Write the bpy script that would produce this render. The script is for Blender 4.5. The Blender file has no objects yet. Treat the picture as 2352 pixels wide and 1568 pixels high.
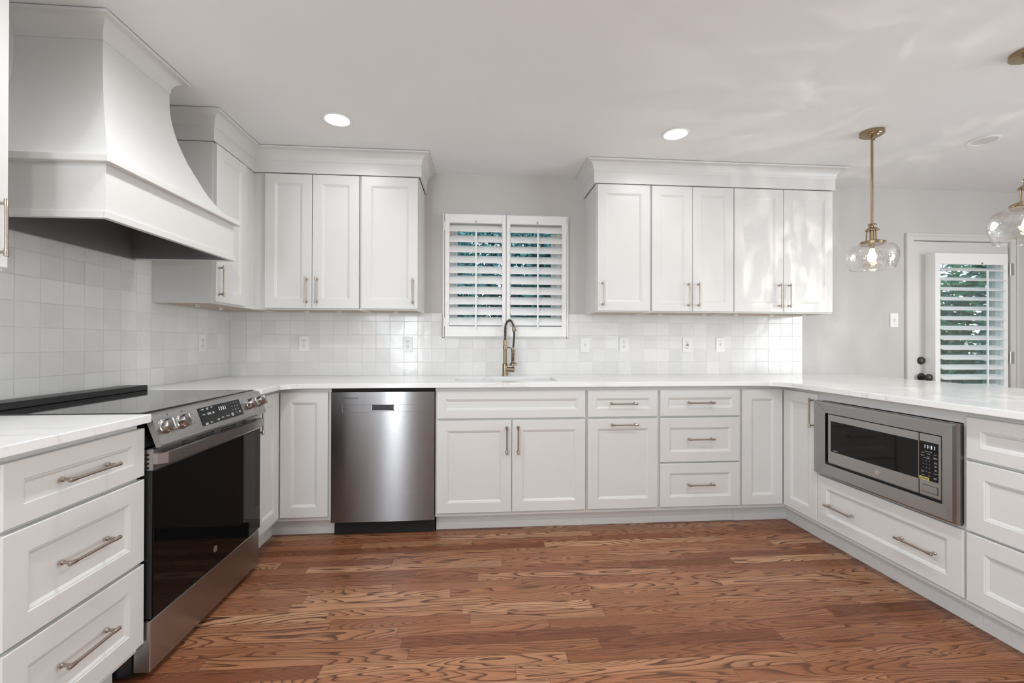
import bpy, bmesh, math, random
from mathutils import Vector, Matrix

random.seed(7)
SC = bpy.context.scene
COL = SC.collection
PI = math.pi

# ------------------------------------------------------------------ camera
cam_d = bpy.data.cameras.new('camera')
cam = bpy.data.objects.new('camera', cam_d)
COL.objects.link(cam)
YAW, PITCH, ROLL, FPX = math.radians(4.6338), math.radians(0.2161), math.radians(0.1244), 1004.69
_F = Vector((math.sin(YAW) * math.cos(PITCH), math.cos(YAW) * math.cos(PITCH), math.sin(PITCH)))
_R0 = Vector((math.cos(YAW), -math.sin(YAW), 0))
_U0 = _R0.cross(_F)
_R = _R0 * math.cos(ROLL) + _U0 * math.sin(ROLL)
_U = -_R0 * math.sin(ROLL) + _U0 * math.cos(ROLL)
_M = Matrix((_R, _U, -_F)).transposed().to_4x4()
_M.translation = Vector((1.7676, -3.2848, 1.1525))
cam.matrix_world = _M
cam_d.sensor_fit = 'HORIZONTAL'
cam_d.sensor_width = 36.0
cam_d.lens = 36.0 * FPX / 2352.0
cam_d.clip_start = 0.02
SC.camera = cam

# ------------------------------------------------------------------ view + world
vs = SC.view_settings
SC.display_settings.display_device = 'sRGB'
vs.view_transform = 'Standard'
vs.look = 'None'
vs.gamma = 1.0
vs.use_curve_mapping = False
vs.exposure = 0.0

world = bpy.data.worlds.new('sky')
SC.world = world
world.use_nodes = True
wn = world.node_tree
wn.nodes.clear()
w_out = wn.nodes.new('ShaderNodeOutputWorld')
w_bg = wn.nodes.new('ShaderNodeBackground')
w_sky = wn.nodes.new('ShaderNodeTexSky')
w_sky.sky_type = 'NISHITA'
w_sky.sun_disc = False
w_sky.sun_elevation = math.radians(42)
w_sky.sun_rotation = math.radians(150)
w_bg.inputs['Strength'].default_value = 0.6
w_hs = wn.nodes.new('ShaderNodeHueSaturation')
w_hs.inputs['Saturation'].default_value = 0.35
wn.links.new(w_sky.outputs[0], w_hs.inputs['Color'])
wn.links.new(w_hs.outputs[0], w_bg.inputs['Color'])
wn.links.new(w_bg.outputs[0], w_out.inputs['Surface'])

# ------------------------------------------------------------------ added fill lamps behind the camera
CEIL = 2.412
ROOM_Y = -6.4
ROOM_X = 7.4


def area_light(name, loc, rot, sx, sy, power, color, spread=180):
    l = bpy.data.lights.new(name, 'AREA')
    l.shape = 'RECTANGLE'
    l.size, l.size_y = sx, sy
    l.energy = power
    l.color = color
    l.spread = math.radians(spread)
    o = bpy.data.objects.new(name, l)
    o.location = loc
    o.rotation_euler = rot
    COL.objects.link(o)
    return o


# added fill lamps at unseen openings assumed in the front, left and right walls
area_light('daylight_fill', (0.34, ROOM_Y + 0.03, 1.15), (PI / 2 + .35, 0, 0), 0.32, 2.0, 38, (0.86, 0.94, 1.0))
area_light('daylight_fill', (0.16, -4.50, 1.50), (PI / 2 + .55, 0, -PI / 2), 1.6, 1.25, 62, (0.84, 0.93, 1.0))
area_light('daylight_fill', (ROOM_X - 0.25, -3.60, 1.25), (PI / 2 + .55, 0, PI / 2), 2.4, 1.8, 94, (0.84, 0.93, 1.0))


# ------------------------------------------------------------------ material helpers
def new_mat(name):
    m = bpy.data.materials.new(name)
    m.use_nodes = True
    nt = m.node_tree
    b = nt.nodes['Principled BSDF']
    return m, nt, b


def simple(name, col, rough=0.5, metal=0.0, spec=0.5, emit=None, estr=0.0, coat=0.0):
    m, nt, b = new_mat(name)
    b.inputs['Base Color'].default_value = (*col, 1)
    b.inputs['Roughness'].default_value = rough
    b.inputs['Metallic'].default_value = metal
    b.inputs['Specular IOR Level'].default_value = spec
    b.inputs['Coat Weight'].default_value = coat
    if emit:
        b.inputs['Emission Color'].default_value = (*emit, 1)
        b.inputs['Emission Strength'].default_value = estr
    return m


def N(nt, typ, **kw):
    n = nt.nodes.new(typ)
    for k, v in kw.items():
        setattr(n, k, v)
    return n


def math_node(nt, op, a, b=None, c=None):
    n = nt.nodes.new('ShaderNodeMath')
    n.operation = op
    for i, v in enumerate((a, b, c)):
        if v is None:
            continue
        if isinstance(v, (int, float)):
            n.inputs[i].default_value = v
        else:
            nt.links.new(v, n.inputs[i])
    return n.outputs[0]


def ramp(nt, fac, stops, interp='LINEAR'):
    r = nt.nodes.new('ShaderNodeValToRGB')
    r.color_ramp.interpolation = interp
    els = r.color_ramp.elements
    while len(els) > 1:
        els.remove(els[0])
    els[0].position = stops[0][0]
    els[0].color = (*stops[0][1], 1)
    for p, c in stops[1:]:
        e = els.new(p)
        e.color = (*c, 1)
    nt.links.new(fac, r.inputs[0])
    return r.outputs[0]


def mix_rgb(nt, mode, fac, a, b):
    n = nt.nodes.new('ShaderNodeMix')
    n.data_type = 'RGBA'
    n.blend_type = mode
    n.clamp_result = False
    for s, v in ((0, fac), (6, a), (7, b)):
        if isinstance(v, (int, float)):
            n.inputs[s].default_value = v
        elif isinstance(v, tuple):
            n.inputs[s].default_value = (*v, 1)
        else:
            nt.links.new(v, n.inputs[s])
    return n.outputs[2]


def paint(name, col, rough, scale=180.0, bump=0.02):
    """painted surface: colour with a whisper of brush / roller texture"""
    m, nt, b = new_mat(name)
    tc = N(nt, 'ShaderNodeNewGeometry')
    no = N(nt, 'ShaderNodeTexNoise')
    no.inputs['Scale'].default_value = scale
    no.inputs['Detail'].default_value = 3
    nt.links.new(tc.outputs['Position'], no.inputs['Vector'])
    no2 = N(nt, 'ShaderNodeTexNoise')
    no2.inputs['Scale'].default_value = 2.2
    nt.links.new(tc.outputs['Position'], no2.inputs['Vector'])
    lo = tuple(c * 0.985 for c in col)
    hi = tuple(min(1, c * 1.01) for c in col)
    nt.links.new(ramp(nt, no2.outputs[0], [(0.35, lo), (0.65, hi)]), b.inputs['Base Color'])
    b.inputs['Roughness'].default_value = rough
    bp = N(nt, 'ShaderNodeBump')
    bp.inputs['Strength'].default_value = bump
    bp.inputs['Distance'].default_value = 0.002
    nt.links.new(no.outputs[0], bp.inputs['Height'])
    nt.links.new(bp.outputs[0], b.inputs['Normal'])
    return m


M = {}
M['cab'] = paint('cabinet_paint', (0.72, 0.715, 0.695), 0.36, 260, 0.015)
M['wall'] = paint('wall_paint', (0.59, 0.575, 0.55), 0.62, 220, 0.05)
M['ceil'] = paint('ceiling_paint', (0.86, 0.865, 0.86), 0.75, 150, 0.05)
M['trim'] = paint('trim_paint', (0.68, 0.655, 0.63), 0.4, 200, 0.01)
M['shut'] = paint('shutter_paint', (0.90, 0.895, 0.885), 0.38, 260, 0.01)
M['maple'] = simple('raw_cabinet_wood', (0.50, 0.41, 0.33), 0.6)
M['nickel'] = simple('champagne_nickel', (0.43, 0.38, 0.325), 0.28, 1.0)
M['brass'] = simple('antique_brass', (0.35, 0.265, 0.165), 0.26, 1.0)
M['faucet'] = simple('brushed_bronze', (0.29, 0.235, 0.165), 0.3, 1.0)
M['black'] = simple('black_plastic', (0.012, 0.012, 0.013), 0.35)
M['blackmat'] = simple('black_matte', (0.008, 0.008, 0.008), 0.7)
M['rubber'] = simple('black_rubber', (0.015, 0.016, 0.02), 0.5)
M['plate'] = simple('white_plastic', (0.82, 0.82, 0.81), 0.3)
M['slot'] = simple('dark_slot', (0.03, 0.03, 0.03), 0.6)
M['red'] = simple('red_button', (0.45, 0.03, 0.03), 0.4)
M['led'] = simple('blue_white_digits', (0.1, 0.1, 0.12), 0.4, emit=(0.75, 0.86, 1.0), estr=1.3)
M['legend'] = simple('grey_legend', (0.62, 0.63, 0.65), 0.5)
M['dimlegend'] = simple('dim_grey_legend', (0.30, 0.31, 0.33), 0.5)
M['sticker'] = simple('yellow_sticker', (0.62, 0.55, 0.16), 0.5)
M['bulb'] = simple('warm_bulb', (1, 0.9, 0.7), 0.3, emit=(1.0, 0.80, 0.52), estr=9.0)
M['lens'] = simple('downlight_lens', (1, 1, 1), 0.4, emit=(1.0, 0.97, 0.93), estr=9.0)
M['liner'] = simple('hood_liner_metal', (0.30, 0.30, 0.30), 0.42, 0.6)
M['sink'] = simple('white_sink', (0.80, 0.80, 0.80), 0.25)
M['bronze'] = simple('dark_bronze', (0.055, 0.048, 0.042), 0.4, 0.6)
M['hinge'] = simple('satin_nickel_hinge', (0.52, 0.50, 0.48), 0.35, 0.9)
M['speaker'] = simple('white_grille', (0.70, 0.69, 0.68), 0.8)
M['bark'] = simple('bark', (0.05, 0.035, 0.025), 0.9)
M['cooktop'] = simple('black_ceramic_glass', (0.012, 0.012, 0.013), 0.06, 0.0, 0.6, coat=0.4)
M['ovenglass'] = simple('black_oven_glass', (0.004, 0.004, 0.004), 0.05, 0.0, 0.28)
M['chrome'] = simple('polished_steel', (0.42, 0.40, 0.385), 0.22, 1.0)


def steel(name, col, rough, axis='X'):
    """brushed stainless steel, hairlines along the given object axis"""
    m, nt, b = new_mat(name)
    tc = N(nt, 'ShaderNodeTexCoord')
    mp = N(nt, 'ShaderNodeMapping')
    mp.inputs['Scale'].default_value = (3, 900, 900) if axis == 'X' else (900, 900, 3)
    nt.links.new(tc.outputs['Object'], mp.inputs['Vector'])
    no = N(nt, 'ShaderNodeTexNoise')
    no.inputs['Scale'].default_value = 1.0
    no.inputs['Detail'].default_value = 2
    nt.links.new(mp.outputs[0], no.inputs['Vector'])
    nt.links.new(ramp(nt, no.outputs[0], [(0.3, tuple(c * 0.93 for c in col)), (0.7, tuple(c * 1.05 for c in col))]), b.inputs['Base Color'])
    b.inputs['Metallic'].default_value = 1.0
    b.inputs['Roughness'].default_value = rough
    b.inputs['Anisotropic'].default_value = 0.95
    tg = N(nt, 'ShaderNodeTangent')
    tg.direction_type = 'RADIAL'
    tg.axis = 'Z'
    nt.links.new(tg.outputs[0], b.inputs['Tangent'])
    b.inputs['Anisotropic Rotation'].default_value = 0.25
    bp = N(nt, 'ShaderNodeBump')
    bp.inputs['Strength'].default_value = 0.03
    bp.inputs['Distance'].default_value = 0.0005
    nt.links.new(no.outputs[0], bp.inputs['Height'])
    nt.links.new(bp.outputs[0], b.inputs['Normal'])
    return m


M['steel'] = steel('brushed_steel', (0.46, 0.45, 0.44), 0.27)
M['steel_mid'] = steel('brushed_steel_trim', (0.42, 0.415, 0.41), 0.25)
M['steel_dark'] = steel('brushed_steel_panel', (0.25, 0.247, 0.252), 0.22)


def thin_glass(name, tint=(1, 1, 1), gloss=0.10, seeds=False):
    m = bpy.data.materials.new(name)
    m.use_nodes = True
    nt = m.node_tree
    nt.nodes.clear()
    out = N(nt, 'ShaderNodeOutputMaterial')
    tr = N(nt, 'ShaderNodeBsdfTransparent')
    tr.inputs[0].default_value = (*tint, 1)
    gl = N(nt, 'ShaderNodeBsdfGlossy')
    gl.inputs['Roughness'].default_value = 0.03
    lw = N(nt, 'ShaderNodeLayerWeight')
    lw.inputs['Blend'].default_value = 0.35
    fac = math_node(nt, 'MULTIPLY_ADD', lw.outputs['Facing'], 0.55, gloss)
    if seeds:
        geo = N(nt, 'ShaderNodeNewGeometry')
        vo = N(nt, 'ShaderNodeTexVoronoi')
        vo.inputs['Scale'].default_value = 42.0
        nt.links.new(geo.outputs['Position'], vo.inputs['Vector'])
        sd = math_node(nt, 'LESS_THAN', vo.outputs['Distance'], 0.22)
        fac = math_node(nt, 'MULTIPLY_ADD', sd, 0.30, fac)
        no = N(nt, 'ShaderNodeTexNoise')
        no.inputs['Scale'].default_value = 26.0
        nt.links.new(geo.outputs['Position'], no.inputs['Vector'])
        bp = N(nt, 'ShaderNodeBump')
        bp.inputs['Strength'].default_value = 0.55
        bp.inputs['Distance'].default_value = 0.01
        nt.links.new(no.outputs[0], bp.inputs['Height'])
        nt.links.new(bp.outputs[0], gl.inputs['Normal'])
    mx = N(nt, 'ShaderNodeMixShader')
    nt.links.new(fac, mx.inputs[0])
    nt.links.new(tr.outputs[0], mx.inputs[1])
    nt.links.new(gl.outputs[0], mx.inputs[2])
    nt.links.new(mx.outputs[0], out.inputs['Surface'])
    return m


M['pane'] = thin_glass('window_glass', (0.86, 0.95, 0.97), 0.03)
M['shadeglass'] = thin_glass('seeded_glass', (0.985, 0.975, 0.965), 0.11, True)


def oak_floor():
    m, nt, b = new_mat('oak_strip_floor')
    geo = N(nt, 'ShaderNodeNewGeometry')
    sep = N(nt, 'ShaderNodeSeparateXYZ')
    nt.links.new(geo.outputs['Position'], sep.inputs[0])
    X, Y = sep.outputs[0], sep.outputs[1]
    W = 0.0640
    v = math_node(nt, 'DIVIDE', Y, W)
    row = math_node(nt, 'FLOOR', v)
    fv = math_node(nt, 'SUBTRACT', v, row)
    wn1 = N(nt, 'ShaderNodeTexWhiteNoise', noise_dimensions='1D')
    nt.links.new(row, wn1.inputs['W'])
    sc = N(nt, 'ShaderNodeSeparateColor')
    nt.links.new(wn1.outputs['Color'], sc.inputs[0])
    L = math_node(nt, 'MULTIPLY_ADD', sc.outputs[0], 0.55, 0.55)
    u = math_node(nt, 'DIVIDE', math_node(nt, 'ADD', X, math_node(nt, 'MULTIPLY', sc.outputs[1], 7.0)), L)
    col = math_node(nt, 'FLOOR', u)
    fu = math_node(nt, 'SUBTRACT', u, col)
    comb = N(nt, 'ShaderNodeCombineXYZ')
    nt.links.new(row, comb.inputs[0])
    nt.links.new(col, comb.inputs[1])
    wn2 = N(nt, 'ShaderNodeTexWhiteNoise', noise_dimensions='3D')
    nt.links.new(comb.outputs[0], wn2.inputs['Vector'])
    pid = wn2.outputs['Value']
    s2 = N(nt, 'ShaderNodeSeparateColor')
    nt.links.new(wn2.outputs['Color'], s2.inputs[0])
    # grain space: stretched along the board, own offset per board
    gx = math_node(nt, 'MULTIPLY_ADD', X, 1.15, math_node(nt, 'MULTIPLY', s2.outputs[0], 91.0))
    gy = math_node(nt, 'MULTIPLY_ADD', Y, 10.5, math_node(nt, 'MULTIPLY', s2.outputs[1], 57.0))
    gv = N(nt, 'ShaderNodeCombineXYZ')
    nt.links.new(gx, gv.inputs[0])
    nt.links.new(gy, gv.inputs[1])
    nt.links.new(math_node(nt, 'MULTIPLY', pid, 33.0), gv.inputs[2])
    n1 = N(nt, 'ShaderNodeTexNoise')
    n1.inputs['Scale'].default_value = 1.0
    n1.inputs['Detail'].default_value = 1.5
    n1.inputs['Roughness'].default_value = 0.42
    n1.inputs['Distortion'].default_value = 0.15
    nt.links.new(gv.outputs[0], n1.inputs['Vector'])
    # contour lines of the noise field = cathedral growth rings
    rings = math_node(nt, 'MULTIPLY_ADD', s2.outputs[2], 20.0, 16.0)
    ph = math_node(nt, 'MULTIPLY', n1.outputs[0], rings)
    fr = math_node(nt, 'FRACT', ph)
    line = ramp(nt, fr, [(0.0, (0.05,) * 3), (0.08, (0.0,) * 3), (0.50, (0.06,) * 3), (0.70, (0.40,) * 3), (0.86, (1.0,) * 3), (0.95, (1.0,) * 3), (1.0, (0.15,) * 3)])
    # fine pores
    pv = N(nt, 'ShaderNodeCombineXYZ')
    nt.links.new(math_node(nt, 'MULTIPLY', gx, 7.0), pv.inputs[0])
    nt.links.new(math_node(nt, 'MULTIPLY', gy, 34.0), pv.inputs[1])
    n2 = N(nt, 'ShaderNodeTexNoise')
    n2.inputs['Scale'].default_value = 1.0
    n2.inputs['Detail'].default_value = 3.0
    nt.links.new(pv.outputs[0], n2.inputs['Vector'])
    pore = ramp(nt, n2.outputs[0], [(0.46, (0.0,) * 3), (0.62, (1.0,) * 3)])
    # broad tone wander along a board
    n3 = N(nt, 'ShaderNodeTexNoise')
    n3.inputs['Scale'].default_value = 0.7
    nt.links.new(gv.outputs[0], n3.inputs['Vector'])
    base = ramp(nt, pid, [(0.0, (0.20, 0.072, 0.034)), (0.25, (0.29, 0.113, 0.053)), (0.5, (0.37, 0.160, 0.079)),
                          (0.75, (0.43, 0.205, 0.106)), (1.0, (0.56, 0.315, 0.175))])
    base = mix_rgb(nt, 'MULTIPLY', 0.55, base, ramp(nt, n3.outputs[0], [(0.3, (0.70, 0.62, 0.56)), (0.7, (1.12, 1.08, 1.05))]))
    lf = math_node(nt, 'MULTIPLY', line, math_node(nt, 'MULTIPLY_ADD', s2.outputs[0], 0.40, 0.55))
    c = mix_rgb(nt, 'MIX', lf, base, (0.058, 0.019, 0.010))
    pf = math_node(nt, 'MULTIPLY', pore, 0.30)
    c = mix_rgb(nt, 'MIX', pf, c, (0.085, 0.030, 0.016))
    # seams
    e1 = math_node(nt, 'MINIMUM', fv, math_node(nt, 'SUBTRACT', 1.0, fv))
    e1 = math_node(nt, 'MULTIPLY', e1, W)
    e2 = math_node(nt, 'MINIMUM', fu, math_node(nt, 'SUBTRACT', 1.0, fu))
    e2 = math_node(nt, 'MULTIPLY', e2, L)
    ed = math_node(nt, 'MINIMUM', e1, e2)
    seam = ramp(nt, math_node(nt, 'DIVIDE', ed, 0.0016), [(0.35, (1.0,) * 3), (1.0, (0.0,) * 3)])
    c = mix_rgb(nt, 'MIX', math_node(nt, 'MULTIPLY', seam, 0.55), c, (0.05, 0.02, 0.012))
    nt.links.new(c, b.inputs['Base Color'])
    rr = math_node(nt, 'MULTIPLY_ADD', pore, 0.10, 0.27)
    nt.links.new(rr, b.inputs['Roughness'])
    b.inputs['Specular IOR Level'].default_value = 0.32
    bp = N(nt, 'ShaderNodeBump')
    bp.inputs['Strength'].default_value = 0.25
    bp.inputs['Distance'].default_value = 0.0012
    h = math_node(nt, 'SUBTRACT', math_node(nt, 'MULTIPLY', pore, -0.25), seam)
    nt.links.new(h, bp.inputs['Height'])
    nt.links.new(bp.outputs[0], b.inputs['Normal'])
    return m


M['oak'] = oak_floor()


def tile_mat(name, ax):
    """hand-made glossy square tile, 10 cm, ax = horizontal axis (0 x, 1 y)"""
    m, nt, b = new_mat(name)
    geo = N(nt, 'ShaderNodeNewGeometry')
    sep = N(nt, 'ShaderNodeSeparateXYZ')
    nt.links.new(geo.outputs['Position'], sep.inputs[0])
    S, off = ((0.1009, 0.0768), (0.1004, 0.0623))[ax]
    u = math_node(nt, 'DIVIDE', math_node(nt, 'ADD', sep.outputs[ax], off), S)
    v = math_node(nt, 'DIVIDE', math_node(nt, 'SUBTRACT', sep.outputs[2], 0.9105), 0.1003)
    cu, cv = math_node(nt, 'FLOOR', u), math_node(nt, 'FLOOR', v)
    fu, fv = math_node(nt, 'SUBTRACT', u, cu), math_node(nt, 'SUBTRACT', v, cv)
    comb = N(nt, 'ShaderNodeCombineXYZ')
    nt.links.new(cu, comb.inputs[0])
    nt.links.new(cv, comb.inputs[1])
    wn_ = N(nt, 'ShaderNodeTexWhiteNoise', noise_dimensions='3D')
    nt.links.new(comb.outputs[0], wn_.inputs['Vector'])
    sc = N(nt, 'ShaderNodeSeparateColor')
    nt.links.new(wn_.outputs['Color'], sc.inputs[0])
    nz = N(nt, 'ShaderNodeTexNoise')
    nz.inputs['Scale'].default_value = 11.0
    nz.inputs['Detail'].default_value = 4.0
    nt.links.new(geo.outputs['Position'], nz.inputs['Vector'])
    tone = math_node(nt, 'ADD', math_node(nt, 'MULTIPLY', wn_.outputs['Value'], 0.55), math_node(nt, 'MULTIPLY', nz.outputs[0], 0.55))
    c = ramp(nt, tone, [(0.15, (0.71, 0.70, 0.69)), (0.5, (0.77, 0.76, 0.745)), (0.95, (0.82, 0.815, 0.805))])
    e = math_node(nt, 'MINIMUM', math_node(nt, 'MINIMUM', fu, math_node(nt, 'SUBTRACT', 1.0, fu)),
                  math_node(nt, 'MINIMUM', fv, math_node(nt, 'SUBTRACT', 1.0, fv)))
    wob = math_node(nt, 'MULTIPLY', nz.outputs[0], 0.012)
    e = math_node(nt, 'SUBTRACT', e, wob)
    g = ramp(nt, math_node(nt, 'MULTIPLY', e, 60.0), [(0.0, (1.0,) * 3), (0.75, (0.0,) * 3)])
    c = mix_rgb(nt, 'MIX', math_node(nt, 'MULTIPLY', g, 0.45), c, (0.58, 0.565, 0.55))
    nt.links.new(c, b.inputs['Base Color'])
    nt.links.new(math_node(nt, 'MULTIPLY_ADD', g, 0.35, 0.13), b.inputs['Roughness'])
    b.inputs['Specular IOR Level'].default_value = 0.45
    # each tile slightly tipped and rippled
    tilt = math_node(nt, 'ADD', math_node(nt, 'MULTIPLY', math_node(nt, 'SUBTRACT', sc.outputs[0], 0.5), fu),
                     math_node(nt, 'MULTIPLY', math_node(nt, 'SUBTRACT', sc.outputs[1], 0.5), fv))
    h = math_node(nt, 'ADD', math_node(nt, 'MULTIPLY', tilt, 0.8), math_node(nt, 'MULTIPLY', nz.outputs[0], 0.9))
    h = math_node(nt, 'SUBTRACT', h, math_node(nt, 'MULTIPLY', g, 0.5))
    bp = N(nt, 'ShaderNodeBump')
    bp.inputs['Strength'].default_value = 0.45
    bp.inputs['Distance'].default_value = 0.0035
    nt.links.new(h, bp.inputs['Height'])
    nt.links.new(bp.outputs[0], b.inputs['Normal'])
    return m


M['tile_x'] = tile_mat('tile_along_x', 0)
M['tile_y'] = tile_mat('tile_along_y', 1)


def quartz():
    m, nt, b = new_mat('white_quartz')
    geo = N(nt, 'ShaderNodeNewGeometry')
    mp = N(nt, 'ShaderNodeMapping')
    mp.inputs['Rotation'].default_value = (0, 0, 0.35)
    mp.inputs['Scale'].default_value = (1.2, 4.5, 3.0)
    nt.links.new(geo.outputs['Position'], mp.inputs['Vector'])
    n1 = N(nt, 'ShaderNodeTexNoise')
    n1.inputs['Scale'].default_value = 1.3
    n1.inputs['Detail'].default_value = 6
    n1.inputs['Distortion'].default_value = 0.7
    nt.links.new(mp.outputs[0], n1.inputs['Vector'])
    d = math_node(nt, 'ABSOLUTE', math_node(nt, 'SUBTRACT', n1.outputs[0], 0.5))
    vein = ramp(nt, d, [(0.0, (1.0,) * 3), (0.012, (0.35,) * 3), (0.06, (0.0,) * 3)])
    n2 = N(nt, 'ShaderNodeTexNoise')
    n2.inputs['Scale'].default_value = 2.5
    nt.links.new(geo.outputs['Position'], n2.inputs['Vector'])
    gate = ramp(nt, n2.outputs[0], [(0.45, (0.0,) * 3), (0.68, (1.0,) * 3)])
    f = math_node(nt, 'MULTIPLY', math_node(nt, 'MULTIPLY', vein, gate), 0.55)
    c = mix_rgb(nt, 'MIX', f, (0.87, 0.87, 0.865), (0.53, 0.50, 0.47))
    nt.links.new(c, b.inputs['Base Color'])
    b.inputs['Roughness'].default_value = 0.17
    return m


M['quartz'] = quartz()


# ------------------------------------------------------------------ mesh helpers
class MB:
    def __init__(self):
        self.bm = bmesh.new()

    def _merge(self, bm2, M4=None):
        if M4 is not None:
            bm2.transform(M4)
        me = bpy.data.meshes.new('tmp')
        bm2.to_mesh(me)
        bm2.free()
        self.bm.from_mesh(me)
        bpy.data.meshes.remove(me)
        return self

    def box(self, x0, x1, y0, y1, z0, z1, bevel=0.0, seg=1, M4=None):
        b = bmesh.new()
        r = bmesh.ops.create_cube(b, size=1.0)
        for v in b.verts:
            v.co = Vector(((x0 + x1) / 2 + v.co.x * (x1 - x0), (y0 + y1) / 2 + v.co.y * (y1 - y0), (z0 + z1) / 2 + v.co.z * (z1 - z0)))
        if x1 < x0 or y1 < y0 or z1 < z0:
            bmesh.ops.recalc_face_normals(b, faces=b.faces)
        if bevel > 0:
            bmesh.ops.bevel(b, geom=list(b.edges), offset=bevel, segments=seg, profile=0.5, affect='EDGES', clamp_overlap=True)
        return self._merge(b, M4)

    def cyl(self, p0, p1, r, seg=20, r1=None):
        p0, p1 = Vector(p0), Vector(p1)
        d = p1 - p0
        b = bmesh.new()
        bmesh.ops.create_cone(b, cap_ends=True, segments=seg, radius1=r, radius2=r if r1 is None else r1, depth=d.length)
        q = Vector((0, 0, 1)).rotation_difference(d.normalized()).to_matrix().to_4x4()
        return self._merge(b, Matrix.Translation((p0 + p1) / 2) @ q)

    def lathe(self, prof, center=(0, 0, 0), seg=36, axis=(0, 0, 1), closed=False):
        b = bmesh.new()
        rings = []
        for r, z in prof:
            if r < 1e-6:
                rings.append([b.verts.new((0, 0, z))])
            else:
                rings.append([b.verts.new((r * math.cos(2 * PI * k / seg), r * math.sin(2 * PI * k / seg), z)) for k in range(seg)])
        pairs = list(zip(rings[:-1], rings[1:]))
        if closed:
            pairs.append((rings[-1], rings[0]))
        for a, c in pairs:
            for k in range(seg):
                k2 = (k + 1) % seg
                if len(a) == 1 and len(c) == 1:
                    continue
                if len(a) == 1:
                    b.faces.new((a[0], c[k2], c[k]))
                elif len(c) == 1:
                    b.faces.new((a[k], a[k2], c[0]))
                else:
                    b.faces.new((a[k], a[k2], c[k2], c[k]))
        bmesh.ops.recalc_face_normals(b, faces=b.faces)
        q = Vector((0, 0, 1)).rotation_difference(Vector(axis).normalized()).to_matrix().to_4x4()
        return self._merge(b, Matrix.Translation(Vector(center)) @ q)

    def prism(self, poly, fn0, fn1):
        """closed 2D polygon, two functions map (a, b) -> 3D for either end"""
        b = bmesh.new()
        v0 = [b.verts.new(fn0(*p)) for p in poly]
        v1 = [b.verts.new(fn1(*p)) for p in poly]
        n = len(poly)
        b.faces.new(v0)
        b.faces.new(list(reversed(v1)))
        for i in range(n):
            j = (i + 1) % n
            b.faces.new((v0[j], v0[i], v1[i], v1[j]))
        bmesh.ops.recalc_face_normals(b, faces=b.faces)
        return self._merge(b)

    def tube(self, pts, r, seg=10, cap=True):
        pts = [Vector(p) for p in pts]
        b = bmesh.new()
        rings = []
        up = None
        for i, p in enumerate(pts):
            t = (pts[min(i + 1, len(pts) - 1)] - pts[max(i - 1, 0)]).normalized()
            if up is None:
                up = t.orthogonal().normalized()
            up = (up - t * up.dot(t)).normalized()
            s = t.cross(up)
            rr = r[i] if isinstance(r, (list, tuple)) else r
            rings.append([b.verts.new(p + (up * math.cos(2 * PI * k / seg) + s * math.sin(2 * PI * k / seg)) * rr) for k in range(seg)])
        for a, c in zip(rings[:-1], rings[1:]):
            for k in range(seg):
                k2 = (k + 1) % seg
                b.faces.new((a[k], a[k2], c[k2], c[k]))
        if cap:
            b.faces.new(list(reversed(rings[0])))
            b.faces.new(rings[-1])
        bmesh.ops.recalc_face_normals(b, faces=b.faces)
        return self._merge(b)

    def build(self, name, mat, parent=None, smooth=False, label=None, loc=None, rotz=0.0):
        me = bpy.data.meshes.new(name)
        self.bm.to_mesh(me)
        self.bm.free()
        me.materials.append(M[mat] if isinstance(mat, str) else mat)
        if smooth:
            for p in me.polygons:
                p.use_smooth = True
            try:
                me.set_sharp_from_angle(angle=math.radians(35))
            except Exception:
                pass
        o = bpy.data.objects.new(name, me)
        COL.objects.link(o)
        if parent is not None:
            o.parent = parent
        if loc is not None:
            o.location = loc
        o.rotation_euler = (0, 0, rotz)
        if label:
            o['label'] = label
        return o


def tag(o, label, cat, group=None):
    o['label'] = label
    o['category'] = cat
    if group:
        o['group'] = group
    return o


def thing(name, label, cat, loc=(0, 0, 0), rotz=0.0, group=None):
    o = bpy.data.objects.new(name, None)
    o.empty_display_size = 0.05
    COL.objects.link(o)
    o.location = loc
    o.rotation_euler = (0, 0, rotz)
    return tag(o, label, cat, group)


def struct(o):
    o['kind'] = 'structure'
    return o


def text_mb(mb, body, size, M4, depth=0.0004, align='CENTER'):
    """adds flat lettering to a mesh builder; M4 places the text plane (x right, y up, z out)"""
    cu = bpy.data.curves.new('lettering', 'FONT')
    cu.body = body
    cu.size = size
    cu.extrude = depth
    cu.align_x = align
    cu.align_y = 'CENTER'
    cu.resolution_u = 2
    o = bpy.data.objects.new('lettering', cu)
    COL.objects.link(o)
    dg = bpy.context.evaluated_depsgraph_get()
    me = bpy.data.meshes.new_from_object(o.evaluated_get(dg))
    me.transform(M4)
    mb.bm.from_mesh(me)
    bpy.data.meshes.remove(me)
    bpy.data.objects.remove(o)
    bpy.data.curves.remove(cu)


SEGS = {'0': 'abcdef', '1': 'bc', '3': 'abgcd'}


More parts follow.
